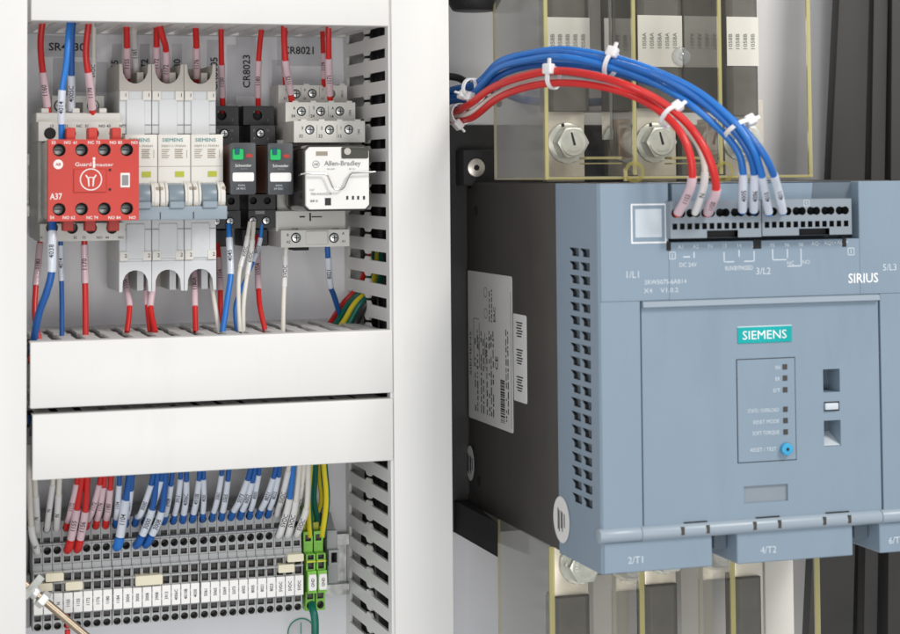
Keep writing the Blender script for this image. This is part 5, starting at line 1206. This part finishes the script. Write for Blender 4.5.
for k, (a, lab) in enumerate((((618.5, 119, 631.5, 160), 'copper strip added as a tab reflection between the first and second upper bolts'), ((707, 119, 717, 160), 'copper strip added as a tab reflection between the second and third upper bolts'))):
    bar_(a, 50, 64, 'copper', 'copper_reflection_strip', lab, 'reflection strip', 'copper strips added as tab reflections')  # strips stand in for the tabs mirrored in the dividers
for (a, lab) in (((586, 126, 618, 158), 'dark insulating block between first and second upper bolts'), ((676, 126, 707, 158), 'dark insulating block between second and third upper bolts')):
    bar_(a, 20, 50, 'housing', 'insulating_block', lab, 'insulator', 'dark insulating blocks')
def lug(a, d, label, txt=None, cols=(), lab=None, ty=None):
    r = R4(*a, d); b = MB(); k = 5
    o = [(r[0], d - 12), (r[0] + .6, d - 3), (r[0] + 4, d), (r[1] - 4, d), (r[1] - .6, d - 3), (r[1], d - 12), (r[1] - 4, d - 20), (r[0] + 4, d - 20)]
    b.prism(o, 'z', r[2], r[3], 0, .5, 2); t = tag(b.build('cable_lug', 'lug', ang=50), label, 'cable lug', 'heat-shrunk cable lugs')
    if lab:
        q = R4(*lab, d + .6); b = MB(); b.box(q[0], q[1], d + .1, d + .5, q[2], q[3], 0); s = b.build('wrap_label', 'sticker', t)
        for x in cols: text(txt, 2.4, P(x, ty, d + .55), s, 'inkgrey', 'up', True, width=9.0)
    return t
lug((545.5, -240, 590, 111.5), 94, 'dark grey lug with white label reading 1058B, leftmost above', '1058B', (552.5, 560, 567.6, 575.4, 583.2), (546.5, 17.5, 589.8, 60), 42)
lug((637, -240, 683, 108), 94, 'dark grey lug with white label reading 1058A, above the middle bolt', '1058A', (644.3, 651.8, 659.6, 667.2, 674.8), (638, 15.5, 682.3, 67), 40.5)
lug((725.5, -240, 759, 116), 94, 'dark grey lug with white label reading 1058B, above the blue zip tie', '1058B', (730.4, 737.6, 745.2, 752.8), (727, 17, 758.6, 66), 41.5)
lug((553.5, 597, 593, 700), 92, 'dark grey lug below the lower left bolt'); lug((645.5, 585.5, 681, 700), 92, 'dark grey lug below terminal 2/T1'); lug((735, 578, 765, 700), 92, 'dark grey lug below terminal 4/T2')
for a, lab in (((587, -240, 633, 112), 'dark strip added as a lug reflection right of the leftmost upper lug'), ((681, -240, 722, 112), 'dark strip added as a lug reflection right of the middle upper lug')):
    bar_(a, 44, 62, 'lug', 'lug_reflection', lab, 'cable', 'dark strips added as lug reflections', 3)  # added strips give the dark mirror image of the lugs in the dividers
# moulded pale barrier pieces behind the lower cover
for a, lab in (((593.5, 574, 629, 660), 'pale barrier panel between first and second lower lugs'), ((681.5, 560, 713, 660), 'pale barrier panel between second and third lower lugs'), ((765.5, 556, 794, 660), 'pale barrier panel right of the third lower lug')):
    bar_(a, 50, 60, 'white', 'barrier_panel', lab, 'panel', 'pale barrier panels')
# power cables and black gland at the top
def flat_bar(c, d, label):
    q = [P(x, y, d) for x, y in c]; b = MB(); b.prism([(p.x, p.z) for p in q], 'd', d - 9, d, 0, 1.0, 2); tag(b.build('insulated_bar', 'cable'), label, 'insulated bar', 'flat dark insulated bars')
flat_bar([(850.5, -240), (876, -240), (852, 690), (806, 690)], 52, 'wide dark grey insulated bar nearest the clear covers')
flat_bar([(877.5, -240), (892.5, -240), (876.5, 690), (863, 690)], 50, 'narrow dark grey insulated bar between the two wide ones')
flat_bar([(893.5, -240), (960, -240), (960, 690), (887.5, 690)], 52, 'dark grey insulated bar at the right edge of the cabinet view')
q = [P(x, y, 6) for x, y in ((862, -250), (980, -250), (980, 720), (815, 720))]; b = MB(); b.prism([(p.x, p.z) for p in q], 'd', .4, 6, 0); tag(b.build('backing_board', 'black'), 'black board behind the flat dark insulated bars', 'board')
p = P(474, 8, 46); b = MB(); b.cyl(p + Vector((0, 0, 60)), (0, 0, -1), 17, 54, 28, 0); b.cyl(p + Vector((0, 0, 6)), (0, 0, -1), 17, 8, 28, 0, 12.5, 1.2)
tag(b.build('cable_gland', 'black', ang=40), 'black rounded gland at the top beside the clear cover', 'gland')
# ------------------------------------------------------------------ wire bundle over the covers
GB = 'wires bundled over the clear covers'
jr = random.Random(11)
def bw(label, pts, r, m, sl, txt, ferr=None):
    pts = [pts[0], pts[1]] + [(x + jr.uniform(-.5, .5), y + jr.uniform(-1.1, 1.1), d + jr.uniform(-1.5, 1.5)) if k < len(pts) - 7 else (x, y, d) for k, (x, y, d) in enumerate(pts[2:])]
    o = wire(label, pts, r, m, [(pts[-1][1] - sl, pts[-1][1] - 1.5, {'w_red': 'sl_pink', 'w_white': 'sl_white'}.get(m, 'sl_blue'), txt)] if sl else [], ferr, GB, per=10)
    W = [P(*p) for p in spline(pts, 10)]
    for k in range(38 + jr.randrange(12), 96, 23): wrap_text(jr.choice(('-- - --- - --', '- --- -- - ---', '--- - -- --- -')), .75, W[k:k + 20], r, o, 'wireprint')
E_ = 224
bw('red wire on top of the bundle, into the third starter terminal', [(436, 118, 60), (452, 113, 70), (470, 104, 100), (492, 88, 128), (520, 77.5, 154), (553, 72, 178), (590, 74, 200), (626, 84, 216), (658, 100, 226), (686, 122, 234), (703, 146, 240), (713, 170, 241), (716, 190, 238), (711.5, 204, 231), (707.5, 214, 223)], 2.1, 'w_red', 25, '1150', None)
bw('lower red wire of the bundle, into the first starter terminal', [(436, 122, 56), (452, 120, 66), (472, 118, 96), (498, 99, 130), (526, 88.5, 156), (556, 83, 178), (594, 86, 200), (630, 96, 214), (660, 112, 226), (680, 132, 236), (690, 155, 240), (692, 180, 238), (686, 198, 231), (677, 215, 223)], 1.95, 'w_red', 38, '1153', None)
bw('white wire between the two red ones, into the second terminal', [(436, 120, 58), (452, 116.5, 68), (471, 112, 97), (496, 94.5, 124), (524, 84, 148), (556, 79, 168), (596, 83, 188), (634, 95, 202), (668, 114, 216), (692, 136, 228), (703, 158, 234), (704.5, 180, 233), (700, 199, 229), (694.5, 214, 223)], 1.6, 'w_white', 42, 'N', None)
cols2 = ((742.6, 210), (753.8, 209.5), (768.8, 212.5), (783.2, 211.5))
BP = [[(436, 104, 52), (452, 97, 62), (474, 93, 96), (497, 70, 124), (528, 60, 152), (563, 58, 176), (610, 67, 198), (652, 82, 212), (690, 104, 224), (722, 132, 232), (738, 152, 235), (743, 172, 234), (742.8, 192, 230), (742.4, 212, 222)],
      [(436, 100, 50), (452, 93, 60), (476, 88, 94), (497, 66, 122), (528, 56, 150), (563, 53.5, 174), (612, 61.5, 198), (656, 76, 214), (696, 98, 226), (730, 127, 236), (748, 152, 239), (754, 172, 236), (754, 192, 231), (753.6, 212, 222)],
      [(436, 96, 54), (452, 90, 64), (478, 83, 96), (500, 62, 124), (530, 53.5, 150), (566, 50.5, 172), (616, 58, 196), (660, 72, 212), (700, 93, 226), (734, 122, 238), (752, 147, 243), (760, 168, 240), (764.5, 190, 232), (769, 214, 222)],
      [(436, 106, 58), (452, 101, 66), (476, 97, 92), (500, 76, 118), (532, 65.5, 144), (568, 64, 166), (612, 72, 188), (654, 85, 204), (696, 101, 220), (733, 120, 236), (757, 145, 244), (770, 166, 243), (777, 187, 234), (783, 213, 222)]]
for pts, lab, tx in zip(BP, ('blue wire of the bundle, leftmost at the starter terminal', 'blue wire of the bundle, second at the starter terminal', 'blue wire of the bundle, third at the starter terminal', 'blue wire of the bundle, rightmost at the starter terminal'), ('4005', '4006', '4010', '4011')):
    bw(lab, pts, 1.9, 'w_mblue' if tx in ('4006', '4011') else 'w_lblue', 38, tx, None)
wire('dark blue wire behind the clear cover below the bundle', [(440, 108, 40), (470, 88, 40), (500, 92, 44), (525, 100, 46), (560, 103, 46)], 2.4, 'w_blue', group=GB)
wire('darker blue wire loose behind the left end of the bundle', [(438, 93, 46), (456, 90, 54), (470, 97, 66), (462, 108, 58), (438, 112, 44)], 1.9, 'w_blue', group=GB)
wire('dark wire curving behind the blue bundle beside the duct', [(440, 76, 30), (458, 78, 34), (470, 86, 40), (480, 97, 40), (500, 104, 36)], 2.2, 'w_black', group=GB)
def tie(label, c, along, ru, rv, wd=2.2, head=True, hs=3.0, hoff=(0, -1, 0)):
    """band round the bundle; c = centre point, along = direction of the bundle"""
    t = Vector(along).normalized(); f = Vector((0, -1, 0)); f = (f - t * f.dot(t)).normalized(); u = t.cross(f)
    b = MB(); n = 24; R = []
    for k in range(n):
        a = 2 * math.pi * k / n; o = u * math.cos(a) * ru + f * math.sin(a) * rv; nn = (u * math.cos(a) / ru + f * math.sin(a) / rv).normalized()
        R.append([b.bm.verts.new(c + o + nn * q + t * s * wd / 2) for q, s in ((0, -1), (.9, -1), (.9, 1), (0, 1))])
    for k in range(n):
        A, B_ = R[k], R[(k + 1) % n]
        for j in range(4): b.face([A[j], B_[j], B_[(j + 1) % 4], A[(j + 1) % 4]])
    bmesh.ops.recalc_face_normals(b.bm, faces=b.bm.faces[:])
    if head:
        hd = u * -hoff[0] * (ru + .8) + f * hoff[1] * -(rv + .8)
        hb_ = MB(); hb_.box(-hs, hs, -2.2, 2.2, -hs * .95, hs * .95, 0, .9, 3)
        Mx = Matrix((t, -f, u)).transposed()
        for v in hb_.bm.verts: v.co = Mx @ v.co + c + hd
        hb_.bm.verts.index_update(); mp = {v: b.bm.verts.new(v.co) for v in hb_.bm.verts}
        for fc in hb_.bm.faces: b.face([mp[v] for v in fc.verts])
        hb_.bm.free()
        tl = MB(); tl.box(-1.0, 1.0, -.5, .5, 0, hs + 2.6, 0, .15)
        Mt = Matrix((t, -f, u)).transposed(); sg_ = 1 if hoff[0] > 0 else -1
        for v in tl.bm.verts: v.co = Mt @ Vector((v.co.x, v.co.y, -v.co.z * sg_)) + c + hd + t * .4
        mp = {v: b.bm.verts.new(v.co) for v in tl.bm.verts}
        for fc in tl.bm.faces: b.face([mp[v] for v in fc.verts])
        tl.bm.free()
    tag(b.build('zip_tie', 'tie', ang=50), label, 'zip tie', 'white zip ties on the wire bundles')
tie('white zip tie on the red wires, left of the tall arc', P(553.5, 78, 176), P(570, 77, 184) - P(540, 78, 166), 5.2, 4.6, hs=2.9, hoff=(.75, -.75, 0))
tie('white zip tie on the blue wires near the top of the arc', P(611, 65, 194), P(640, 73, 206) - P(590, 59, 184), 6.4, 6.0, hs=2.9, hoff=(.8, -.6, 0))
tie('white zip tie on the red wires where they turn down', P(670, 117, 226), P(690, 137, 234) - P(650, 99, 214), 5.4, 6.6, hs=2.7, hoff=(.8, -.6, 0))
tie('white zip tie on the blue wires where they turn down', P(737.5, 129.5, 234), P(752, 150, 238) - P(722, 108, 224), 7.0, 6.4, hs=2.8, hoff=(.9, -.5, 0))
tie('white zip tie on the blue wires beside the duct', P(474, 91, 94), P(492, 72, 118) - P(456, 98, 66), 6.2, 6.4, hs=3.0, hoff=(.8, -.6, 0))
tie('white zip tie on the red wires right beside the duct edge', P(460, 114.5, 82), P(476, 108, 104) - P(446, 117, 62), 5.6, 5.2, wd=5, hs=3.0, hoff=(-.5, -.85, 0))
tie('loose white zip tie loop between the red and blue wires', P(469.5, 87.5, 100), Vector((.35, -1, -.1)), 4.4, 3.9, hs=2.6, hoff=(-.9, .3, 0))
